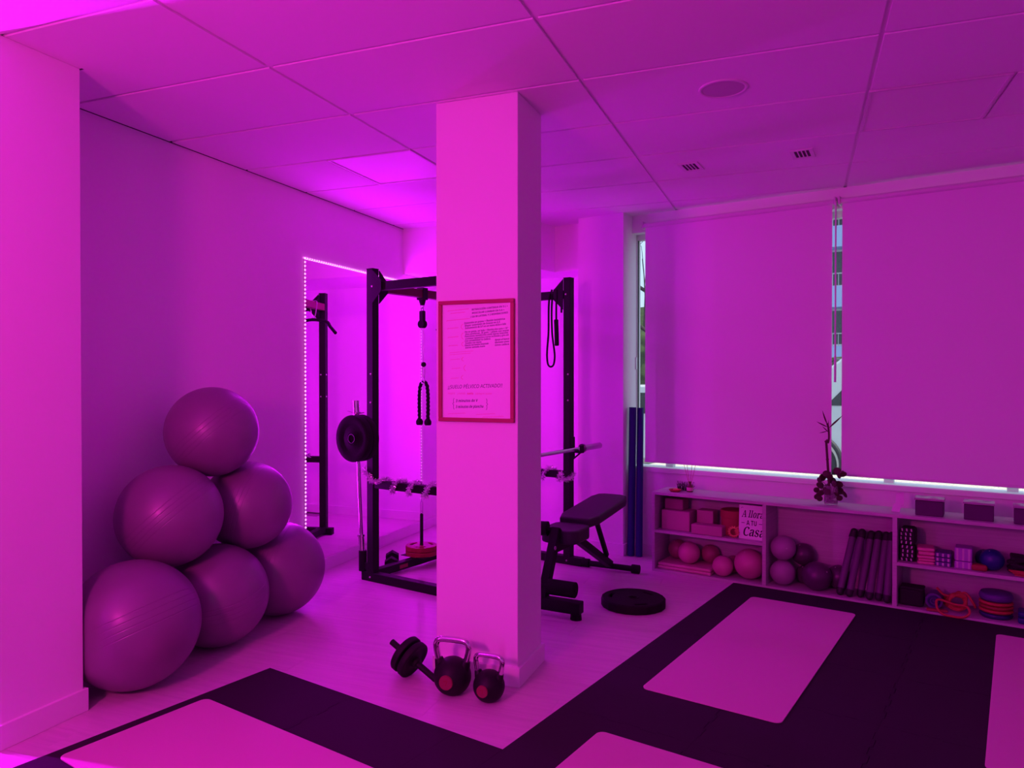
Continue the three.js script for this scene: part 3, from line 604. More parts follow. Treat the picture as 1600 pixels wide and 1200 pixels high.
// ---- adjustable bench; local z towards the viewer, front foot at z = 0
{
  const t = thing('weight_bench', 'black adjustable weight bench with foam leg rollers right of the pillar', 'weight bench', V(-1.420, 0, -4.145), -7 * D), m = M.blackSteel;
  part('front_foot', mb().box(-.25, .25, .035, .105, -.035, .035, .006).geo(), m, t);
  for (const k of [-1, 1]) part('foot_pad', mb().cyl(V(k * .215, 0, 0), V(k * .215, .036, 0), .034, .031, 18).geo(), M.rubber, t);
  part('front_post', mb().bar(V(0, .09, 0), V(0, .475, -.20), .056, .056).geo(), m, t);
  part('rear_foot', mb().cyl(V(-.20, .030, -1.13), V(.20, .030, -1.13), .021, .021, 16).geo(), m, t);
  for (const k of [-1, 1]) part('end_cap', mb().cyl(V(k * .165, .031, -1.13), V(k * .22, .031, -1.13), .031, .031, 18).geo(), M.rubber, t);
  part('main_beam', mb().bar(V(0, .365, -.13), V(0, .355, -.56), .05, .06).geo(), m, t);
  part('rear_leg', mb().bar(V(0, .355, -.50), V(0, .045, -1.12), .05, .05).geo(), m, t);
  part('back_strut', mb().bar(V(.03, .42, -.78), V(.03, .14, -.98), .028, .028).geo(), m, t);
  part('back_rail', mb().bar(V(0, .415, -.42), V(0, .465, -1.02), .035, .035).geo(), m, t);
  const pad = (w, th, l) => mb().ext(roundRect(w, l, .05), th - .024, FLAT, .012).uv();
  const seat = part('seat_pad', pad(.225, .085, .25), M.pad, t); seat.position.set(0, .388, -.335);
  const sh = shapeOf([[-.095, .35], [.095, .35], [.122, .26], [.122, -.25], [.10, -.325], [.06, -.345], [-.06, -.345], [-.10, -.325], [-.122, -.25], [-.122, .26]].map(([x, y]) => [x, -y]));
  const back = part('back_pad', mb().ext(sh, .036, FLAT, .012).uv(), M.pad, t); back.position.set(0, .474, -.835); back.rotation.x = 4.6 * D;
  part('low_roller', mb().cyl(V(.035, .165, -.012), V(.205, .165, -.012), .046, .046, 24).geo(), M.rubber, t, 'black foam leg roller');
  part('roller_axle', mb().cyl(V(-.24, .165, -.012), V(.21, .165, -.012), .012, .012, 12).geo(), m, t);
  part('low_roller', mb().cyl(V(-.205, .165, -.012), V(-.035, .165, -.012), .046, .046, 24).geo(), M.rubber, t, 'black foam leg roller');
  part('top_axle', mb().cyl(V(-.16, .470, -.16), V(.03, .470, -.19), .011, .011, 12).geo(), m, t);
  part('top_roller', mb().cyl(V(-.19, .470, -.16), V(-.052, .470, -.18), .042, .045, 24).geo(), M.rubber, t, 'black foam roller');
  part('pop_pin', mb().tor(V(.036, .14, .0), .010, .003, [0, Math.PI / 2, 0]).tor(V(.036, .375, -.10), .010, .003, [0, Math.PI / 2, 0]).tor(V(.036, .36, -.52), .012, .003, [0, Math.PI / 2, 0]).geo(), M.steel, t);
}
// ---- plate lying on the floor
{
  const t = thing('floor_plate', 'large black weight plate lying flat on the floor', 'weight plate', V(-.951, 0, -4.50), .3), r = .197, th = .05;
  const sh = new THREE.Shape(); sh.absarc(0, 0, r - .006, 0, Math.PI * 2); const c = new THREE.Path(); c.absarc(0, 0, .027, 0, Math.PI * 2); sh.holes.push(c);
  for (let k = 0; k < 3; k++) { const h = new THREE.Path(), a0 = k * 2.094 + .45, a1 = a0 + .62; h.absarc(0, 0, .158, a0, a1, false); h.absarc(0, 0, .124, a1, a0, true); sh.holes.push(h); }
  part('disc', metreUV(mb().ext(sh, th - .012, FLAT, .006).geo().translate(0, .006, 0)), M.rubber, t);
  part('hub_ring', ringGeo(.0265, .036, .0, th + .002), M.iron, t);
  part('rim', mb().tor(V(0, th - .002, 0), r - .012, .005, [Math.PI / 2, 0, 0], 8, 56).geo(), M.rubber, t);
}
// ---- kettlebells
function kettlebell(pos, k, turn, label) {
  const t = thing('kettlebell', label, 'kettlebell', pos, turn, 'kettlebells in front of the pillar'), r = .084 * k;
  const pr = []; for (let i = 0; i <= 40; i++) { const a = -1.2 + (Math.PI / 2 + 1.2) * i / 40; pr.push([Math.max(1e-4, Math.cos(a) * r), Math.sin(a) * r + r * .932]); }
  part('body', mb().lathe([[.0001, 0], [Math.cos(-1.2) * r * .9, 0], ...pr], V(0, 0, 0), [0, 0, 0], 48).geo(), M.vinyl, t);
  for (const s of [-1, 1]) part('horn', mb().cyl(V(s * .046 * k, .095 * k, 0), V(s * .066 * k, .152 * k, 0), .034 * k, .0185 * k, 20).geo(), M.vinyl, t);
  const hp = [[.060, .125], [.070, .165], [.0765, .200], [.0755, .219], [.066, .2335], [.048, .2385], [.024, .2395], [0, .240]];
  part('handle', mb().tube([...hp.map(([x, y]) => V(-x * k, y * k, 0)), ...hp.slice(0, -1).reverse().map(([x, y]) => V(x * k, y * k, 0))], .0140 * k, 90, 16).geo(), M.chrome, t, 'chrome handle');
  const e = part('emblem', mb().cyl(V(0, r * .93, r * .90), V(0, r * .93, r + .0008), .032 * k, .031 * k, 32).geo(), M.redDisc, t, 'round red emblem');
  part('emblem_mark', mb().tor(V(0, r * .93, r + .0008), .0285 * k, .0009 * k).obox(.004 * k, .024 * k, .0016, V(.004 * k, r * .93, r + .0006), [0, 0, -.35]).obox(.014 * k, .004 * k, .0016, V(-.004 * k, r * .93 + .008 * k, r + .0006), [0, 0, .3]).geo(), M.redPlate, e);
}
kettlebell(V(-1.437, 0, -2.955), 1.0, 5 * D, 'bigger black kettlebell with red emblem beside the dumbbell');
kettlebell(V(-1.256, 0, -2.945), .825, -3 * D, 'smaller black kettlebell with red emblem at the pillar corner');
// ---- loadable dumbbell tipped over on its plates
{
  const A = V(-1.815, .142, -3.070), B = V(-1.556, .018, -3.022), dv = A.clone().sub(B), L = dv.length(), u = dv.clone().normalize();
  const t = thing('loadable_dumbbell', 'black plate-loaded dumbbell tilted on its discs left of the kettlebells', 'dumbbell', V(-1.69, 0, -3.06));
  const o = V(-1.69, 0, -3.06), at = (f) => B.clone().addScaledVector(u, f).sub(o), q = new THREE.Quaternion().setFromUnitVectors(V(0, 1, 0), u);
  part('bar', mb().cyl(at(0), at(L), .0145, .0145, 18).geo(), M.iron, t);
  for (const f of [.146, .190]) { const d = part('disc', mb().lathe([[.015, -.013], [.03, -.016], [.034, -.011], [.062, -.010], [.070, -.016], [.084, -.016], [.088, -.011], [.088, .011], [.084, .016], [.070, .016], [.062, .010], [.034, .011], [.03, .016], [.015, .013]], V(0, 0, 0), [0, 0, 0], 40).geo(), M.iron, t); d.position.copy(at(f + .004)); d.quaternion.copy(q); }
  const c = part('collar', mb().lathe([[.015, -.01], [.026, -.01], [.026, .01], [.015, .01]], V(0, 0, 0), [0, 0, 0], 12).geo(), M.iron, t); c.position.copy(at(.125)); c.quaternion.copy(q);
}
// ---- foam noodles leaning in the corner beside the window
{
  const noodle = (b, tp, r, label) => { const t = thing('foam_noodle', label, 'foam noodle', b, 0, 'navy foam noodles leaning by the window'); const d = tp.clone().sub(b); part('tube', mb().cyl(V(0, .002, 0), d, r, r, 20).geo(), M.navy, t); };
  noodle(W(.062, 0, .115), W(.058, 1.17, .075), .028, 'navy foam noodle leaning nearest the column');
  noodle(W(.128, 0, .105), W(.104, 1.165, .031), .026, 'navy foam noodle leaning against the left roller blind');
}

// ---- framed board with handwriting on the pillar
{
  const cv = document.createElement('canvas'); cv.width = 760; cv.height = 1140; const c = cv.getContext('2d');
  c.fillStyle = '#f1eef2'; c.fillRect(0, 0, 760, 1140);
  const ink = '#1d1538', red = '#d9506a', faint = '#e59ab0';
  const txt = (s, x, y, size, col, tilt = -.07, wgt = '', w) => { c.save(); c.translate(x, y); c.transform(1, tilt, -.12, 1, 0, 0); c.font = wgt + ' ' + size + 'px sans-serif'; c.fillStyle = col; c.fillText(s, 0, 0, w); c.restore(); };
  const scrawl = (x, y, w, col, lw = 3) => { c.strokeStyle = col; c.lineWidth = lw; c.beginPath(); for (let i = 0; i <= w; i += 4) c[i ? 'lineTo' : 'moveTo'](x + i, y - i * .06 + 5 * Math.sin(i * .33) * Math.sin(i * .071 + 1)); c.stroke(); };
  const B = 'bold';
  txt('RETRACCIÓN CONTINUA EN 5 L +', 330, 66, 26, ink, -.06, B, 395); txt('MUSCULAR LUMBAR EN 5.5 +', 332, 100, 26, ink, -.06, B, 360); txt('( GA 90 LATERAL Y 2 RESPIRACIONES', 318, 138, 26, ink, -.08, B, 410);
  ['Extensión en prono + flexión isométrica', 'Mayor extensión de brazos en 5.5', 'Estiramiento de 5/1 en un mano dcha e izda'].forEach((q, i) => txt(q, 246 + i * 5, 200 + i * 25, 27, ink, -.075, B, i === 1 ? 390 : 450));
  ['Pie en goma, un lado + flexión dos cara + 15"', 'Dos cardiovas. Al ganc + pliom con mano', 'Posiciones isométricas como tijeras laterales', 'Contener isométrico y torso inclinado y giro sin', 'Con estabilidad la cadera', 'Fondos con mano', 'Plancha con hombro levantado', 'Estirar sentado mano'].forEach((q, i) => txt(q, 252 + (i % 2) * 6, 288 + i * 22.5, 25, ink, -.065, B, i < 4 ? 478 : i === 4 ? 285 : i === 5 ? 180 : i === 6 ? 265 : 220));
  ['Apoyo al banco', 'Mantener plano', 'Giros cadera'].forEach((q, i) => txt(q, 585, 372 + i * 26, 26, ink, -.06, B, 155));
  for (const [x, y, w] of [[60, 62, 240], [92, 88, 170], [45, 160, 265], [55, 240, 130], [60, 330, 125], [70, 415, 105]]) scrawl(x, y, w, faint, 4);
  for (const [x, y, w] of [[80, 485, 270], [80, 505, 240], [90, 555, 110], [105, 645, 100], [95, 745, 95]]) scrawl(x, y, w, faint, 3);
  c.strokeStyle = red; c.lineWidth = 3;
  for (const [x, y, h] of [[210, 225, 56], [212, 318, 66], [215, 400, 44], [215, 550, 40], [240, 640, 60], [210, 735, 40]]) { c.beginPath(); c.moveTo(x + 24, y - h / 2); c.quadraticCurveTo(x - 18, y, x + 24, y + h / 2); c.stroke(); }
  txt('¡¡SUELO PÉLVICO ACTIVADO!!', 58, 850, 50, ink, -.03, '', 610);
  txt('respira', 60, 905, 28, faint, -.01, '', 80); txt('y exhala', 170, 905, 28, faint, -.01, '', 90); txt('suelta', 278, 905, 28, red, -.01, B, 70); txt('siempre suave', 370, 905, 28, faint, -.01, '', 240);
  txt('3 minutos de V', 150, 985, 38, ink, -.03, B, 245); txt('3 minutos de plancha', 150, 1045, 38, ink, -.03, B, 310);
  c.strokeStyle = ink; c.lineWidth = 4; for (const [x, d] of [[132, -1], [492, 1]]) { c.beginPath(); c.moveTo(x, 945); c.quadraticCurveTo(x + d * 14, 965, x + d * 4, 990); c.quadraticCurveTo(x + d * 26, 1000, x + d * 4, 1012); c.quadraticCurveTo(x + d * 14, 1035, x, 1058); c.stroke(); }
  scrawl(60, 1105, 200, faint, 3); scrawl(380, 1105, 210, faint, 3); scrawl(450, 1130, 230, faint, 3);
  const tx = new THREE.CanvasTexture(cv); tx.colorSpace = THREE.SRGBColorSpace;
  const t = thing('framed_board', 'red framed white board with handwritten exercises on the pillar', 'notice board', V(-1.394, 1.202, -3.125)), w = .191, h = .564, f = .018;
  part('frame', mb().box(-w, w, 0, f, 0, .018, .003).box(-w, w, h - f, h, 0, .018, .003).box(-w, -w + f, f, h - f, 0, .018, .003).box(w - f, w, f, h - f, 0, .018, .003).geo(), M.redFrame, t, 'red wooden frame');
  part('backing', mb().box(-w + .004, w - .004, .004, h - .004, .0, .006).geo(), M.plasticWhite, t);
  const sh = new THREE.PlaneGeometry(2 * (w - f), h - 2 * f); sh.translate(0, h / 2, .0065);
  part('written_sheet', sh, std({ map: tx, roughness: .35 }), t, 'white sheet with dark and red handwriting');
}

// ================================================================ LOW SHELF UNIT UNDER THE WINDOW
const SHF = { s0: .385, s1: 3.05, top: .577, front: .44, back: .16 };
{
  const { s0, s1, top, front, back } = SHF, t = thing('storage_shelf', 'long low pale wooden shelf unit under the window', 'shelf unit', W(0, 0, 0), AW), m = M.beech, k = .02;
  part('top_board', mb().box(s0, s1, top - k, top, back, front, .0015).uv(), m, t);
  part('bottom_board', mb().box(s0 + k, s1 - k, 0, k, back, front, .0015).uv(), m, t);
  part('side_panel', mb().box(s0, s0 + k, 0, top - k, back, front, .0015).uv(), m, t);
  part('side_panel', mb().box(s1 - k, s1, 0, top - k, back, front, .0015).uv(), m, t);
  part('divider', mb().box(1.172, 1.197, k, top - k, back, front, .0015).uv(), m, t);
  part('divider', mb().box(1.950, 1.975, k, top - k, back, front, .0015).uv(), m, t);
  part('inner_shelf', mb().box(s0 + k, 1.172, .282, .302, back, front - .002, .0015).uv(), m, t);
  part('inner_shelf', mb().box(1.975, s1 - k, .268, .288, back, front - .002, .0015).uv(), m, t);
  part('back_panel', mb().box(s0 + .004, s1 - .004, .004, top - k, back - .006, back).uv(), m, t);
}
const SH1 = .302, SH3 = .288, BOT = .0205, TOP = SHF.top;
const rbox = (w, h, d, r = .008) => mb().box(-w / 2, w / 2, 0, h, -d / 2, d / 2, r).uv();
// pink foam blocks
for (const [s, y, t, w, h, d, m, lab] of [
  [.54, SH1, .31, .215, .142, .15, 'pinkFoam', 'big pink foam block at the left end of the upper shelf'],
  [.513, SH1 + .143, .29, .14, .078, .12, 'pinkFoam2', 'small pink foam block lying on the big one'],
  [.735, SH1, .27, .12, .155, .10, 'pinkFoam', 'pink foam block standing behind the low one'],
  [.782, SH1, .37, .222, .068, .10, 'pinkFoam', 'low flat pink foam block at the front edge of the upper shelf'],
]) single('foam_block', rbox(w, h, d), M[m], lab, 'foam block', W(s, y, t), AW, 'pink foam blocks on the shelf');
{
  const t = thing('round_basket', 'dull red round box with a lid on the upper shelf', 'basket', W(.925, SH1, .265), AW);
  part('body', mb().lathe([[.0001, 0], [.078, 0], [.082, .006], [.085, .12], [.081, .122], [.0001, .122]], V(0, 0, 0), [0, 0, 0], 40).geo(), M.terracotta, t);
  part('lid', mb().lathe([[.0001, .176], [.082, .176], [.09, .170], [.091, .124], [.087, .122], [.0001, .122]].reverse(), V(0, 0, 0), [0, 0, 0], 40).geo(), M.terracotta, t);
}
for (const [s, y, t, lab] of [[.966, SH1, .395, 'scalloped flower ring leaning at the front of the upper shelf'], [1.0, SH1, .355, 'scalloped flower ring half hidden behind the lettered sign']]) {
  const th = thing('flower_ring', lab, 'flower ring', W(s, y, t), AW, 'scalloped flower rings');
  const g = mb().tor(V(0, .042, 0), .028, .006, [0, 0, 0], 10, 32); part('ring', g.geo(), M.daisy, th);
  const g2 = mb(); for (let k = 0; k < 14; k++) { const a = k / 14 * Math.PI * 2; g2.sph(V(.035 * Math.cos(a), .042 + .035 * Math.sin(a), 0), .0065, 8, 6, [1, 1, .6]); } part('petals', g2.geo(), M.daisy, th);
}
{
  const cv = document.createElement('canvas'); cv.width = 512; cv.height = 600; const c = cv.getContext('2d'); c.fillStyle = '#f3eef4'; c.fillRect(0, 0, 512, 600); c.fillStyle = '#17141f'; c.strokeStyle = '#17141f'; c.lineCap = 'round'; c.lineJoin = 'round';
  const script = (s, x, y, size, w) => { c.save(); c.translate(x, y); c.transform(1, 0, -.22, 1, 0, 0); c.font = 'bold ' + size + 'px serif'; c.fillText(s, 0, 0, w); c.restore(); };
  script('A llorar', 50, 215, 172, 500); c.font = 'bold 120px sans-serif'; c.fillText('A TU', 150, 355, 210); c.lineWidth = 9; for (const x of [52, 400]) { c.beginPath(); c.moveTo(x, 318); c.lineTo(x + 58, 318); c.stroke(); }
  script('Casa', 66, 545, 225, 440); c.lineWidth = 5; c.beginPath(); c.moveTo(40, 60); c.quadraticCurveTo(60, 30, 80, 50); c.stroke();
  const tx = new THREE.CanvasTexture(cv); tx.colorSpace = THREE.SRGBColorSpace;
  const t = thing('lettered_sign', 'white card sign with black script lettering on the upper shelf', 'sign', W(1.083, SH1, .372), AW); t.rotation.x = 0;
  const inner = part('board', mb().box(-.088, .088, 0, .232, -.004, .004, .001).geo(), M.paper, t); inner.rotation.x = -.05;
  const g = new THREE.PlaneGeometry(.174, .23); g.translate(0, .116, .0046); const p = part('print', g, std({ map: tx, roughness: .6 }), t, 'black lettering on white'); p.rotation.x = -.05;
}
// balls in the two left compartments
const ballGeo = new THREE.SphereGeometry(1, 40, 28), plugGeo = mb().cyl(V(0, .985, 0), V(0, 1.006, 0), .06, .05, 12).geo();
function smallBall(s, y, t, r, m, lab, group, e = [.4, .3]) {
  const th = thing('small_ball', lab, 'ball', W(s, y, t), 0, group);
  const b = part('skin', ballGeo, M[m], th); b.scale.setScalar(r); const v = part('plug', plugGeo, M.valve, th); v.scale.setScalar(r); v.rotation.set(e[0], 0, e[1]); b.rotation.copy(v.rotation);
}
{
  const g = 'pink balls on the lower left shelf', cu = .045;
  const y = BOT;
  smallBall(.625, y + cu + .078, .335, .078, 'pinkBall', 'pink ball sitting at the front of the folded cushion', g);
  smallBall(.500, y + cu + .070, .235, .070, 'pinkBall2', 'dim pink ball at the back left end of the cushion', g);
  smallBall(.745, y + cu + .066, .230, .066, 'pinkBall2', 'dim pink ball at the back right end of the cushion', g);
  smallBall(.882, y + .071, .365, .071, 'pinkBall', 'pink ball to the left of the largest shiny one', g);
  smallBall(1.055, y + .102, .325, .102, 'pinkBall', 'largest shiny pink ball next to the divider', g);
  smallBall(.915, y + .060, .228, .060, 'pinkBall2', 'dim pink ball at the back, above the gap between the front balls', g);
  smallBall(1.282, y + .082, .345, .082, 'greyBall', 'lower grey ball of the pair stacked by the divider', 'grey balls in the middle compartment', [1.2, 1.3]);
  smallBall(1.282, y + .082 * 3, .338, .082, 'greyBall', 'upper grey ball of the pair stacked by the divider', 'grey balls in the middle compartment', [1.4, -.3]);
  smallBall(1.402, y + .062, .236, .062, 'plumBall', 'dark ball lowest behind the grey pair', 'dark balls in the middle compartment');
  smallBall(1.388, y + .124 + .074, .240, .074, 'plumBall', 'dark ball behind the upper grey ball', 'dark balls in the middle compartment');
  smallBall(1.497, y + .092, .346, .092, 'plumBall', 'dark plum ball at the front of the middle compartment', 'dark balls in the middle compartment', [.9, -.7]);
  smallBall(1.612, y + .078, .242, .078, 'plumBall', 'dark plum ball half hidden behind the front one', 'dark balls in the middle compartment');
  const c = thing('folded_cushion', 'flat folded pink cushion on the lower left shelf', 'cushion', W(.615, y, .30), AW);
  part('lower_fold', rbox(.40, .022, .24, .01), M.cushion, c); const u = part('upper_fold', rbox(.395, .022, .235, .01), M.cushion, c); u.position.y = .0225;
}
// leaning rods
for (const [a, b, dt, lab] of [
  [1.645, 1.700, .00, 'plum exercise bar leaning furthest left in the middle compartment'], [1.703, 1.750, .02, 'plum exercise bar leaning second from the left'],
  [1.762, 1.800, -.03, 'plum exercise bar leaning third from the left'], [1.818, 1.847, .02, 'plum exercise bar leaning fourth from the left'],
  [1.868, 1.889, .00, 'plum exercise bar leaning fifth from the left'], [1.917, 1.923, .03, 'plum exercise bar leaning against the right divider']]) {
  const p0 = W(a, BOT, .385 + dt * .6), p1 = W(b, .405 + dt * .2, .225 + dt * .5), d = p1.clone().sub(p0), t = thing('exercise_bar', lab, 'exercise bar', p0, 0, 'plum exercise bars leaning in the middle compartment');
  const q = (f) => d.clone().multiplyScalar(f).add(V(0, .022 * (1 - f), 0));
  part('sleeve', mb().cyl(q(.05), q(.92), .022, .022, 18).geo(), M.rod, t);
  part('end_cap', mb().cyl(q(.90), q(1), .025, .022, 18).sph(q(1), .022, 16, 10).geo(), M.rodEnd, t); part('end_cap', mb().cyl(q(.0), q(.06), .022, .023, 18).sph(q(0), .0215, 16, 10).geo(), M.rodEnd, t);
}
// right compartment, upper shelf
{
  const t = thing('dashed_bands', 'black folded bands with pale dashes standing at the divider', 'elastic bands', W(2.022, SH3, .33), AW);
  part('bundle', mb().box(-.046, .042, 0, .10, -.06, .06, .02).box(-.038, .046, .098, .205, -.055, .055, .02).geo(), M.blackCloth, t);
  const g = mb(); for (let c = 0; c < 3; c++) for (let r = 0; r < 8; r++) g.obox(.007, .016, .002, V(-.026 + c * .025 + .006 * Math.sin(r * .9), .014 + r * .0255, r < 4 ? .0602 : .0555), [0, 0, .2 * Math.cos(r)]); part('dash', g.geo(), M.paleDash, t);
}
const foldStack = (name, lab, s, t, w, d, hs, m, turn = 0) => { const o = thing(name, lab, 'towel', W(s, SH3, t), AW + turn); let y = 0; hs.forEach((h, i) => { const f = part('fold', rbox(w * (1 - .03 * (i % 2)), h - .002, d, h * .45), M[m], o); f.position.set(i % 2 ? .004 : 0, y, i % 2 ? -.003 : .002); y += h; }); return o; };
foldStack('folded_towels', 'stack of folded pink towels on the right upper shelf', 2.118, .335, .092, .13, [.018, .016, .018, .026, .022], 'towelPink', .12);
function striped(name, lab, s, w, y0, rows, m) {
  const o = thing(name, lab, 'elastic bands', W(s, SH3, .335), AW); const hs = rows.map((r) => r[0]); let y = y0;
  rows.forEach(([h, n]) => { const f = part('fold', rbox(w, h - .002, .12, .006), M[m], o); f.position.y = y; const g = mb(); for (let i = 0; i < n; i++) { const x = -w / 2 + w * (i + .5) / n; g.box(x - .005, x + .005, .003, h - .006, .0595, .0612); } part('stripe', g.geo(), M.paleDash, f); y += h; });
}
striped('dashed_band_roll', 'low roll of dashed purple bands beside the pink towels', 2.213, .084, 0, [[.027, 3], [.027, 3], [.028, 3]], 'purple');
striped('striped_bands', 'folded lilac striped bands standing taller than the dashed roll', 2.315, .088, 0, [[.045, 3], [.078, 3]], 'lilac');
{
  const g = 'blue balls on the right upper shelf';
  smallBall(2.415, SH3 + .049, .24, .049, 'blueDark', 'dark blue ball behind the bright blue one', g); smallBall(2.455, SH3 + .062, .335, .062, 'blue', 'bright blue ball at the front of the right upper shelf', g);
  smallBall(2.69, SH3 + .055, .30, .055, 'blueDark', 'dark blue ball at the very right edge of the picture', g);
  const o = thing('orange_pad', 'small orange pad under the blue balls', 'pad', W(2.395, SH3, .375), AW); part('pad', mb().box(-.04, .04, 0, .036, -.03, .03, .014).geo(), M.orange2, o);
  const b = thing('black_strap_bundle', 'crumpled black strap bundle right of the blue ball', 'strap', W(2.578, SH3, .325), AW);
  const q = mb(); for (let i = 0; i < 7; i++) q.obox(.07, .022, .085, V(rr(-.015, .015), .014 + i * .0125, rr(-.01, .01)), [rr(-.2, .2), rr(-.6, .6), rr(-.25, .25)], .008); part('strap', q.geo(), M.blackCloth, b);
  const s = thing('red_band', 'coral red flat bands lying at the right shelf edge', 'elastic band', W(2.60, SH3, .405), AW); const q2 = mb(); for (let i = 0; i < 4; i++) q2.obox(.10, .006, .022, V(rr(-.02, .02), .006 + i * .007, rr(-.008, .008)), [0, rr(-.4, .4), rr(-.03, .03)], .002); part('band', q2.geo(), M.orange, s);
}
// right compartment, lower shelf
{
  const bb = thing('black_bag', 'black cloth pouch at the left of the lower right shelf', 'pouch', W(2.045, BOT, .34), AW); part('pouch', mb().box(-.067, .067, 0, .108, -.055, .055, .02).geo(), M.blackCloth, bb); part('flap', mb().box(-.06, .068, .10, .116, -.05, .056, .007).geo(), M.blackCloth, bb);
  const pp = thing('purple_band_roll', 'rolled purple bands beside the black pouch', 'elastic bands', W(2.165, BOT, .32), AW); part('roll', mb().cyl(V(0, .047, -.05), V(0, .047, .05), .046, .046, 28).geo(), M.purple, pp); part('core', mb().tor(V(0, .047, .05), .028, .006).tor(V(0, .047, .05), .012, .005).geo(), M.blueDark, pp);
  const br = thing('brown_band', 'dull red flat band under the purple roll', 'elastic band', W(2.185, BOT, .408), AW); part('band', mb().obox(.11, .012, .035, V(0, .007, 0), [0, .2, 0], .004).geo(), M.terracotta, br);
  const t = thing('orange_tube_bands', 'tangle of orange rubber tube bands spilling over the shelf edge', 'elastic bands', W(2.275, BOT, .35), AW);
  const loops = [[V(-.10, .115, -.04), V(-.06, .085, -.02), V(0, .09, .0), V(.05, .12, .01), V(.09, .07, .02), V(.10, .04, .0)]];
  const g = mb(); g.tube(loops[0], .007, 50, 8);
  for (let k = 0; k < 9; k++) { const a = rr(-.05, .05), b = rr(.0, .05); g.tube([V(-.05 + a * .4, .03 + b * .3, -.03 + a), V(-.02, .075 + b * .6, .01 + a * .6), V(.02, .115 - b * .5, .0 + a * .4), V(.055, .07 + a * .5, .01), V(.03, .025 + b * .2, .03 - a * .4), V(-.02, .02 + b * .4, .02)], .0068, 60, 7, true); }
  part('coil', g.geo(), M.orange, t);
  part('front_loop', mb().tube([V(-.085, .07, .055), V(-.088, .03, .085), V(-.06, .002, .10), V(-.01, -.004, .104), V(.045, .0, .102), V(.075, .025, .085), V(.06, .055, .065), V(.0, .055, .055)], .007, 70, 8, true).geo(), M.orange, t);
  const d = W(2.475, BOT, .32);
  let y = BOT; const dis = (h, r, m, lab) => { const o = thing('balance_disc', lab, 'balance disc', d.clone().setY(y), 0, 'stacked balance discs'); part('disc', mb().lathe([[.0001, 0], [r * .9, 0], [r, h * .3], [r, h * .7], [r * .9, h - .001], [.0001, h - .001]], V(0, 0, 0), [0, 0, 0], 40).geo(), M[m], o); part('seam', mb().tor(V(0, h / 2, 0), r, .002, [Math.PI / 2, 0, 0], 6, 40).geo(), M[m], o); y += h; };
  dis(.03, .083, 'blueDark', 'dark blue disc at the bottom of the disc stack'); dis(.022, .085, 'orange', 'lowest orange disc of the stack'); dis(.022, .085, 'orange2', 'middle orange disc of the stack'); dis(.022, .085, 'orange', 'highest orange disc of the stack'); dis(.048, .084, 'purple', 'thick purple disc on top of the disc stack');
  const bl = thing('blue_pad', 'bright blue folded pad right of the disc stack', 'pad', W(2.64, BOT, .35), AW); part('fold', rbox(.12, .035, .12, .012), M.blue, bl); const f2 = part('fold', rbox(.118, .032, .118, .012), M.blue, bl); f2.position.y = .036;
}
// ---- things on top of the shelf
{
  const t = thing('reed_diffuser', 'small dark bottle with scent reeds on the shelf top', 'diffuser', W(.617, TOP, .30), AW);
  part('bottle', mb().lathe([[.0001, 0], [.022, 0], [.024, .003], [.024, .040], [.020, .050], [.010, .058], [.009, .070], [.0115, .071], [.0115, .076], [.0001, .076]], V(0, 0, 0), [0, 0, 0], 28).geo(), M.amber, t);
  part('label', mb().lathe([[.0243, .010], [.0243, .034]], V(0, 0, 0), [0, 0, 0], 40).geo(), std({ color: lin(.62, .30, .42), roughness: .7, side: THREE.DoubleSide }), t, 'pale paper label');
  for (const [x, z] of [[-.045, .0], [-.018, .012], [.010, -.012], [.043, .006], [.034, -.02]]) part('reed', mb().cyl(V(x * .15, .05, z * .15), V(x, .195, z), .0014, .0014, 6).geo(), M.reed, t);
  const o = thing('orange_dish', 'small orange oval dish at the left end of the shelf top', 'dish', W(.522, TOP, .345), AW);
  part('dish', mb().lathe([[.0001, .004], [.03, .006], [.042, .016], [.046, .017], [.044, .011], [.032, 0], [.0001, 0]].reverse(), V(0, 0, 0), [0, 0, 0], 32).geo(), M.orange, o); part('soap', mb().sph(V(.006, .015, 0), .016, 16, 10, [1.4, .6, 1]).geo(), M.daisy, o);
  const c = thing('tinsel_tuft', 'little tuft of silver tinsel between the orange dish and the bottle', 'tinsel', W(.56, TOP, .265), AW);
  const pos = [], nor = []; for (let i = 0; i < 240; i++) { const b = V(rr(-.05, .06), .001, rr(-.02, .02)), e = b.clone().add(V(rr(-.025, .025), rr(.005, .07), rr(-.02, .02))), s = V(.0011, 0, .0008), nn = V(rr(-1, 1), rr(0, 1), 1).normalize(); for (const v of [b.clone().add(s), b.clone().sub(s), e.clone().sub(s), b.clone().add(s), e.clone().sub(s), e.clone().add(s)]) { pos.push(v.x, v.y, v.z); nor.push(nn.x, nn.y, nn.z); } }
  const g = new THREE.BufferGeometry(); g.setAttribute('position', new THREE.Float32BufferAttribute(pos, 3)); g.setAttribute('normal', new THREE.Float32BufferAttribute(nor, 3)); const st = part('strands', g, M.tinsel, c); st.userData.kind = 'stuff';
}
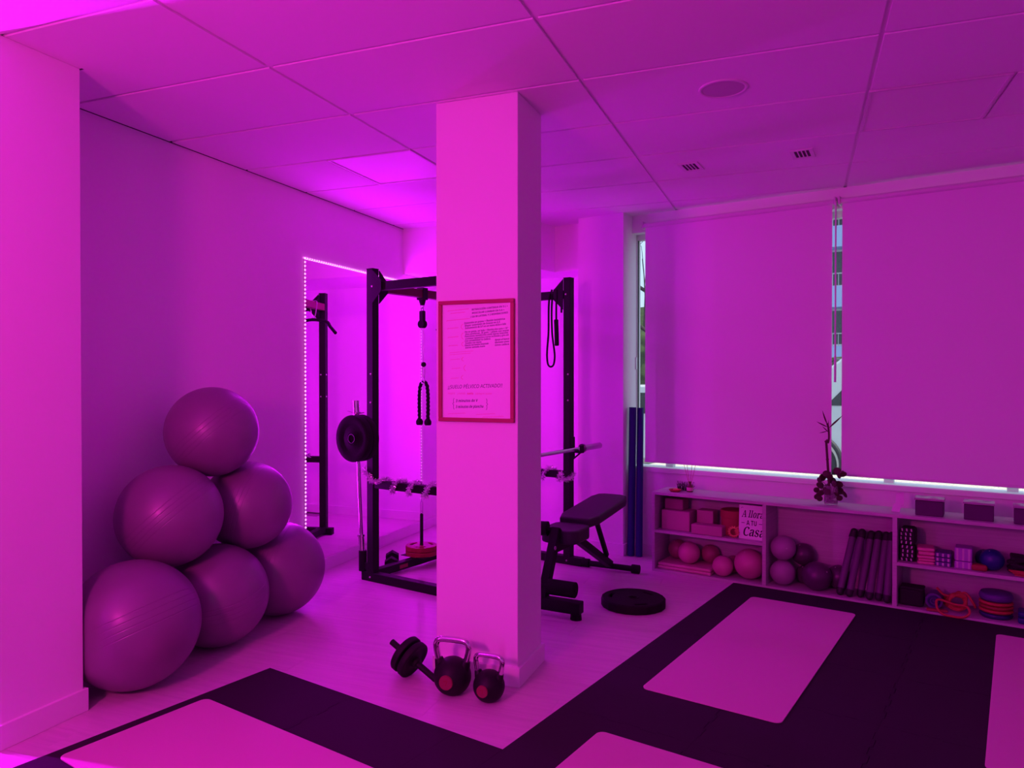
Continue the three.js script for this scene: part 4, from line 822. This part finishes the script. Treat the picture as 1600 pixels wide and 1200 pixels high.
{
  const t = thing('vase_plant', 'glass jar with lucky bamboo and reddish leaves between the blinds', 'plant', W(1.570, TOP, .285), AW);
  part('jar', mb().lathe([[.0001, .001], [.040, .001], [.0415, .006], [.0415, .125], [.0385, .125], [.0385, .012], [.0001, .010]], V(0, 0, 0), [0, 0, 0], 32).geo(), M.vaseGlass, t, 'clear glass jar');
  const pb = mb(); for (let i = 0; i < 60; i++) { const a = rr(0, 6.28), r = .031 * Math.sqrt(rnd()); pb.sph(V(r * Math.cos(a), .017 + rr(0, .045), r * Math.sin(a)), rr(.005, .008), 7, 5); } const p = part('pebbles', pb.geo(), M.pebble, t); p.userData.kind = 'stuff';
  part('bamboo_cane', mb().cyl(V(-.005, .02, 0), V(-.030, .415, .005), .008, .0075, 12).cyl(V(-.0135, .155, 0), V(-.0145, .161, 0), .0098, .0098, 12).cyl(V(-.0225, .29, 0), V(-.0232, .297, 0), .0096, .0096, 12).cyl(V(-.034, .405, .005), V(-.018, .420, .005), .0098, .0098, 12).geo(), M.stem, t);
  part('bamboo_cane', mb().tube([V(-.018, .40, .006), V(-.012, .44, .008), V(-.016, .50, .008), V(-.024, .53, .006)], .0062, 24, 10).geo(), M.stem, t);
  const leafGeo = (L, w) => { const s = new THREE.Shape(); s.moveTo(0, 0); s.quadraticCurveTo(w, L * .35, 0, L); s.quadraticCurveTo(-w, L * .35, 0, 0); const g = new THREE.ShapeGeometry(s, 8), q = g.attributes.position; for (let i = 0; i < q.count; i++) { const f = q.getY(i) / L; q.setZ(i, -.25 * L * f * f + 2 * q.getX(i) * q.getX(i)); } g.computeVertexNormals(); return g; };
  const blade = leafGeo(.11, .011);
  for (const [x, y, z, a, b, l] of [[-.02, .505, .006, 1.15, 0, .75], [-.022, .52, .006, .35, .2, .9], [-.012, .50, .008, -.75, 0, 1.05], [-.02, .48, .006, 1.9, .1, .55], [-.018, .49, .006, -.1, .6, .6], [-.014, .47, .006, .8, -.3, .6]]) { const o = part('blade_leaf', blade, M.leafRed, t); o.position.set(x, y, z); o.rotation.set(b, 0, a); o.scale.setScalar(l); }
  const round = new THREE.SphereGeometry(.024, 14, 8); round.scale(1, 1, .16);
  for (let i = 0; i < 24; i++) { const a = i * 2.4, r = .02 + .05 * Math.sqrt((i % 12) / 12), y = .115 + .06 * Math.sin(i * 1.7) + (i % 3) * .012; const o = part('round_leaf', round, M.leafRed, t); o.position.set(r * Math.cos(a) * 1.25 + .006, y + .015, r * Math.sin(a)); o.rotation.set(rr(-.7, .7), rr(-.9, .9), rr(-1, 1)); o.scale.setScalar(rr(.7, 1.1)); }
  for (const [x, y] of [[-.07, .06], [-.065, .035], [-.082, .045], [-.085, .09], [.056, .05], [-.055, .075]]) { const o = part('round_leaf', round, M.leafRed, t); o.position.set(x, y, .02); o.rotation.set(.2, .3, x * 9); o.scale.setScalar(.8); }
  const st = mb(); for (const [x, y, z] of [[-.07, .05, .02], [.06, .14, 0], [-.06, .14, .02], [.085, .12, .01], [.02, .16, .03], [-.03, .17, -.02], [.056, .05, .02]]) st.tube([V(0, .03, 0), V(x * .5, .128, z * .5), V(x, y + .01, z)], .002, 16, 5); part('stems', st.geo(), M.stem, t);
}
{
  const t = thing('card_stand', 'small white folded card stand on the shelf top', 'card stand', W(1.965, TOP, .315), AW);
  part('foot_panel', mb().ext(shapeOf([[-.035, 0], [.012, 0], [.020, .05], [-.024, .05]]), .003, new THREE.Matrix4().makeRotationX(-.25).setPosition(0, 0, .02)).geo(), M.paper, t);
  part('card', mb().obox(.046, .085, .003, V(.008, .078, -.006), [-.22, 0, 0], .001).geo(), M.paper, t); part('ledge', mb().obox(.055, .003, .02, V(.004, .12, -.012), [0, 0, 0], .001).geo(), M.paper, t);
}
for (const [s, lab] of [[2.138, 'plum velvet pouch box on the shelf top nearest the card stand'], [2.389, 'plum velvet pouch box in the middle of the three on the shelf top'], [2.632, 'plum velvet pouch box at the right edge of the shelf top']]) {
  const t = thing('velvet_box', lab, 'pouch box', W(s, TOP, .33), AW + .02, 'plum velvet boxes on the shelf top');
  part('body', mb().box(-.074, .074, 0, .090, -.055, .055, .006).geo(), M.velvet, t);
  const g = new THREE.BoxGeometry(.156, .012, .118, 16, 1, 6), p = g.attributes.position; for (let i = 0; i < p.count; i++) p.setY(i, p.getY(i) + .0035 * Math.sin(p.getX(i) * 55 + s * 9) * Math.cos(p.getZ(i) * 30)); g.computeVertexNormals(); g.translate(0, .099, .002);
  part('satin_top', g, M.satin, t, 'shiny gathered top');
}

// ================================================================ OUTSIDE
struct('street', mb().box(-40, 60, -.40, -.17, -90, 40).uv(), M.asphalt, 'asphalt street outside the window', 'street');
struct('outer_ledge', mb().box(.0, 3.4, -.17, .672, -.52, -.225, .004).uv(), M.stone, 'rough pale stone ledge outside the window', 'ledge', W(0, 0, 0), AW);
function wheel(t, x, y, z, r) { part('tyre', mb().tor(V(x, y, z), r - .06, .075, [0, 0, 0], 12, 36).geo(), M.tyre, t); part('hubcap', mb().cyl(V(x, y, z - .05), V(x, y, z + .07), r - .13, r - .15, 24).sph(V(x, y, z + .06), .06, 12, 8, [1, 1, .5]).geo(), M.hub, t); }
{ // van: nose to the left
  const t = thing('parked_van', 'white van parked in the street between the two blinds', 'van', W(.05, -.17, -5.6), AW), wd = 1.7;
  const s = new THREE.Shape(); s.moveTo(-.75, .35); s.lineTo(-.80, .75); s.quadraticCurveTo(-.72, 1.0, -.35, 1.12); s.lineTo(.55, 1.85); s.quadraticCurveTo(.8, 2.0, 1.2, 2.02); s.lineTo(4.2, 2.02); s.lineTo(4.3, .35); s.lineTo(.52, .35); s.absarc(.08, .35, .42, 0, Math.PI, false); s.closePath();
  part('body', mb().ext(s, wd - .06, new THREE.Matrix4().setPosition(0, 0, -wd), .03).geo(), M.carWhite, t);
  part('side_window', mb().ext(shapeOf([[.30, 1.18], [1.25, 1.18], [1.25, 1.78], [.85, 1.78]]), .012, new THREE.Matrix4().setPosition(0, 0, -.031)).geo(), M.darkGlass, t);
  part('windscreen', mb().obox(.02, .98, 1.45, V(.02, 1.53, -wd / 2), [0, 0, -.89]).geo(), M.darkGlass, t);
  part('arch_trim', mb().tor(V(.08, .35, -.02), .42, .035, [0, 0, 0], 8, 36).geo(), M.carTrim, t);
  wheel(t, .08, .33, -.10, .33); wheel(t, 3.4, .33, -.10, .33);
}
{ // hatchback further left
  const t = thing('parked_car', 'white hatchback parked outside, seen through the slit by the column', 'car', W(-3.6, -.17, -5.4), AW), wd = 1.6;
  const s = new THREE.Shape(); s.moveTo(-1.2, .3); s.lineTo(-1.25, .75); s.quadraticCurveTo(-.9, .95, -.3, .98); s.quadraticCurveTo(.2, 1.38, .6, 1.42); s.lineTo(2.0, 1.42); s.quadraticCurveTo(2.5, 1.3, 2.65, .95); s.lineTo(2.65, .3); s.closePath();
  part('body', mb().ext(s, wd - .06, new THREE.Matrix4().setPosition(0, 0, -wd), .03).geo(), M.carWhite, t);
  part('side_window', mb().ext(shapeOf([[-.05, 1.0], [2.3, 1.0], [2.0, 1.33], [.58, 1.33]]), .012, new THREE.Matrix4().setPosition(0, 0, -.031)).geo(), M.darkGlass, t);
  wheel(t, -.55, .31, -.06, .31); wheel(t, 2.0, .31, -.06, .31);
}
{ // apartment block across the street
  const t = thing('apartment_block', 'white apartment block with pale blue bands across the street', 'building', W(4, -.17, -33), AW);
  part('wall', mb().box(-14, 22, 0, 15, -8, 0).uv(), M.facade, t);
  for (let f = 0; f < 5; f++) { const y = 2.05 + f * 2.85; part('blue_band', mb().box(-14, 22, y, y + 1.0, 0, .9).geo(), M.blueBand, t); }
  for (let f = 0; f < 4; f++) for (let k = 0; k < 9; k++) {
    const x = -13 + k * 3.6 + .42, y = 3.1 + f * 2.85; const wn = part('window', mb().box(x, x + 1.5, y, y + 1.75, -.02, .06).geo(), M.frame, t); part('pane', mb().box(x + .07, x + .72, y + .07, y + 1.68, .05, .07).box(x + .78, x + 1.43, y + .07, y + 1.68, .05, .07).geo(), M.darkGlass, wn);
    const r = mb(); for (let q = 0; q < 9; q++) r.box(x - .3 + q * .26, x - .27 + q * .26, y - .05, y + .55, .82, .85); r.box(x - .3, x + 1.85, y + .52, y + .57, .80, .87); part('railing', r.geo(), M.railing, t);
  }
}
{ // hedge
  const g = new THREE.SphereGeometry(1, 60, 40), p = g.attributes.position; for (let i = 0; i < p.count; i++) { const v = V(p.getX(i), p.getY(i), p.getZ(i)), k = 1 + .3 * fbm(v.x * 5, v.y * 5, v.z * 5, 4) + .12 * rnd(); p.setXYZ(i, v.x * k, v.y * k, v.z * k); } g.computeVertexNormals(); g.scale(4.5, 1.75, 1.1); g.translate(0, 1.5, 0);
  single('hedge', g, M.hedge, 'tall dense hedge across the street behind the hatchback', 'hedge', W(-7.2, -.17, -12), AW);
  const b = new THREE.SphereGeometry(1, 50, 30), q = b.attributes.position; for (let i = 0; i < q.count; i++) { const k = 1 + .35 * fbm(q.getX(i) * 4, q.getY(i) * 4, q.getZ(i) * 4, 4) + .1 * rnd(); q.setXYZ(i, q.getX(i) * k, q.getY(i) * k, q.getZ(i) * k); } b.computeVertexNormals(); b.scale(3.5, 1.1, 1); b.translate(0, .95, 0);
  single('hedge', b, M.hedge, 'low shrubs in front of the apartment block', 'hedge', W(-1.2, -.17, -18), AW);
}
{ // bare tree
  const t = thing('bare_tree', 'bare winter tree seen through the slit beside the column', 'tree', W(-3.9, -.17, -10.2), 0), g = mb(); part('trunk', mb().tube([V(0, 0, 0), V(.1, 1.5, 0), V(-.1, 3, .1), V(.2, 5, 0)], .14, 20, 10).geo(), M.bark, t);
  const grow = (p, d, L, r, n) => { const e = p.clone().addScaledVector(d, L).add(V(0, .05 * L, 0)); g.cyl(p, e, r, r * .65, n > 2 ? 7 : 5); if (n > 0) for (let k = 0; k < 3; k++) grow(p.clone().lerp(e, .45 + .27 * k), d.clone().add(V(rr(-.8, .8), rr(-.3, .6), rr(-.8, .8))).normalize(), L * rr(.5, .75), r * .55, n - 1); };
  for (let k = 0; k < 9; k++) { const a = k * 2.4; grow(V(0, 1.9 + k * .32, .05), V(Math.cos(a), .6, Math.sin(a)).normalize(), 1.6, .05, 3); } part('branches', g.geo(), M.bark, t);
}

renderer.render(scene, camera);
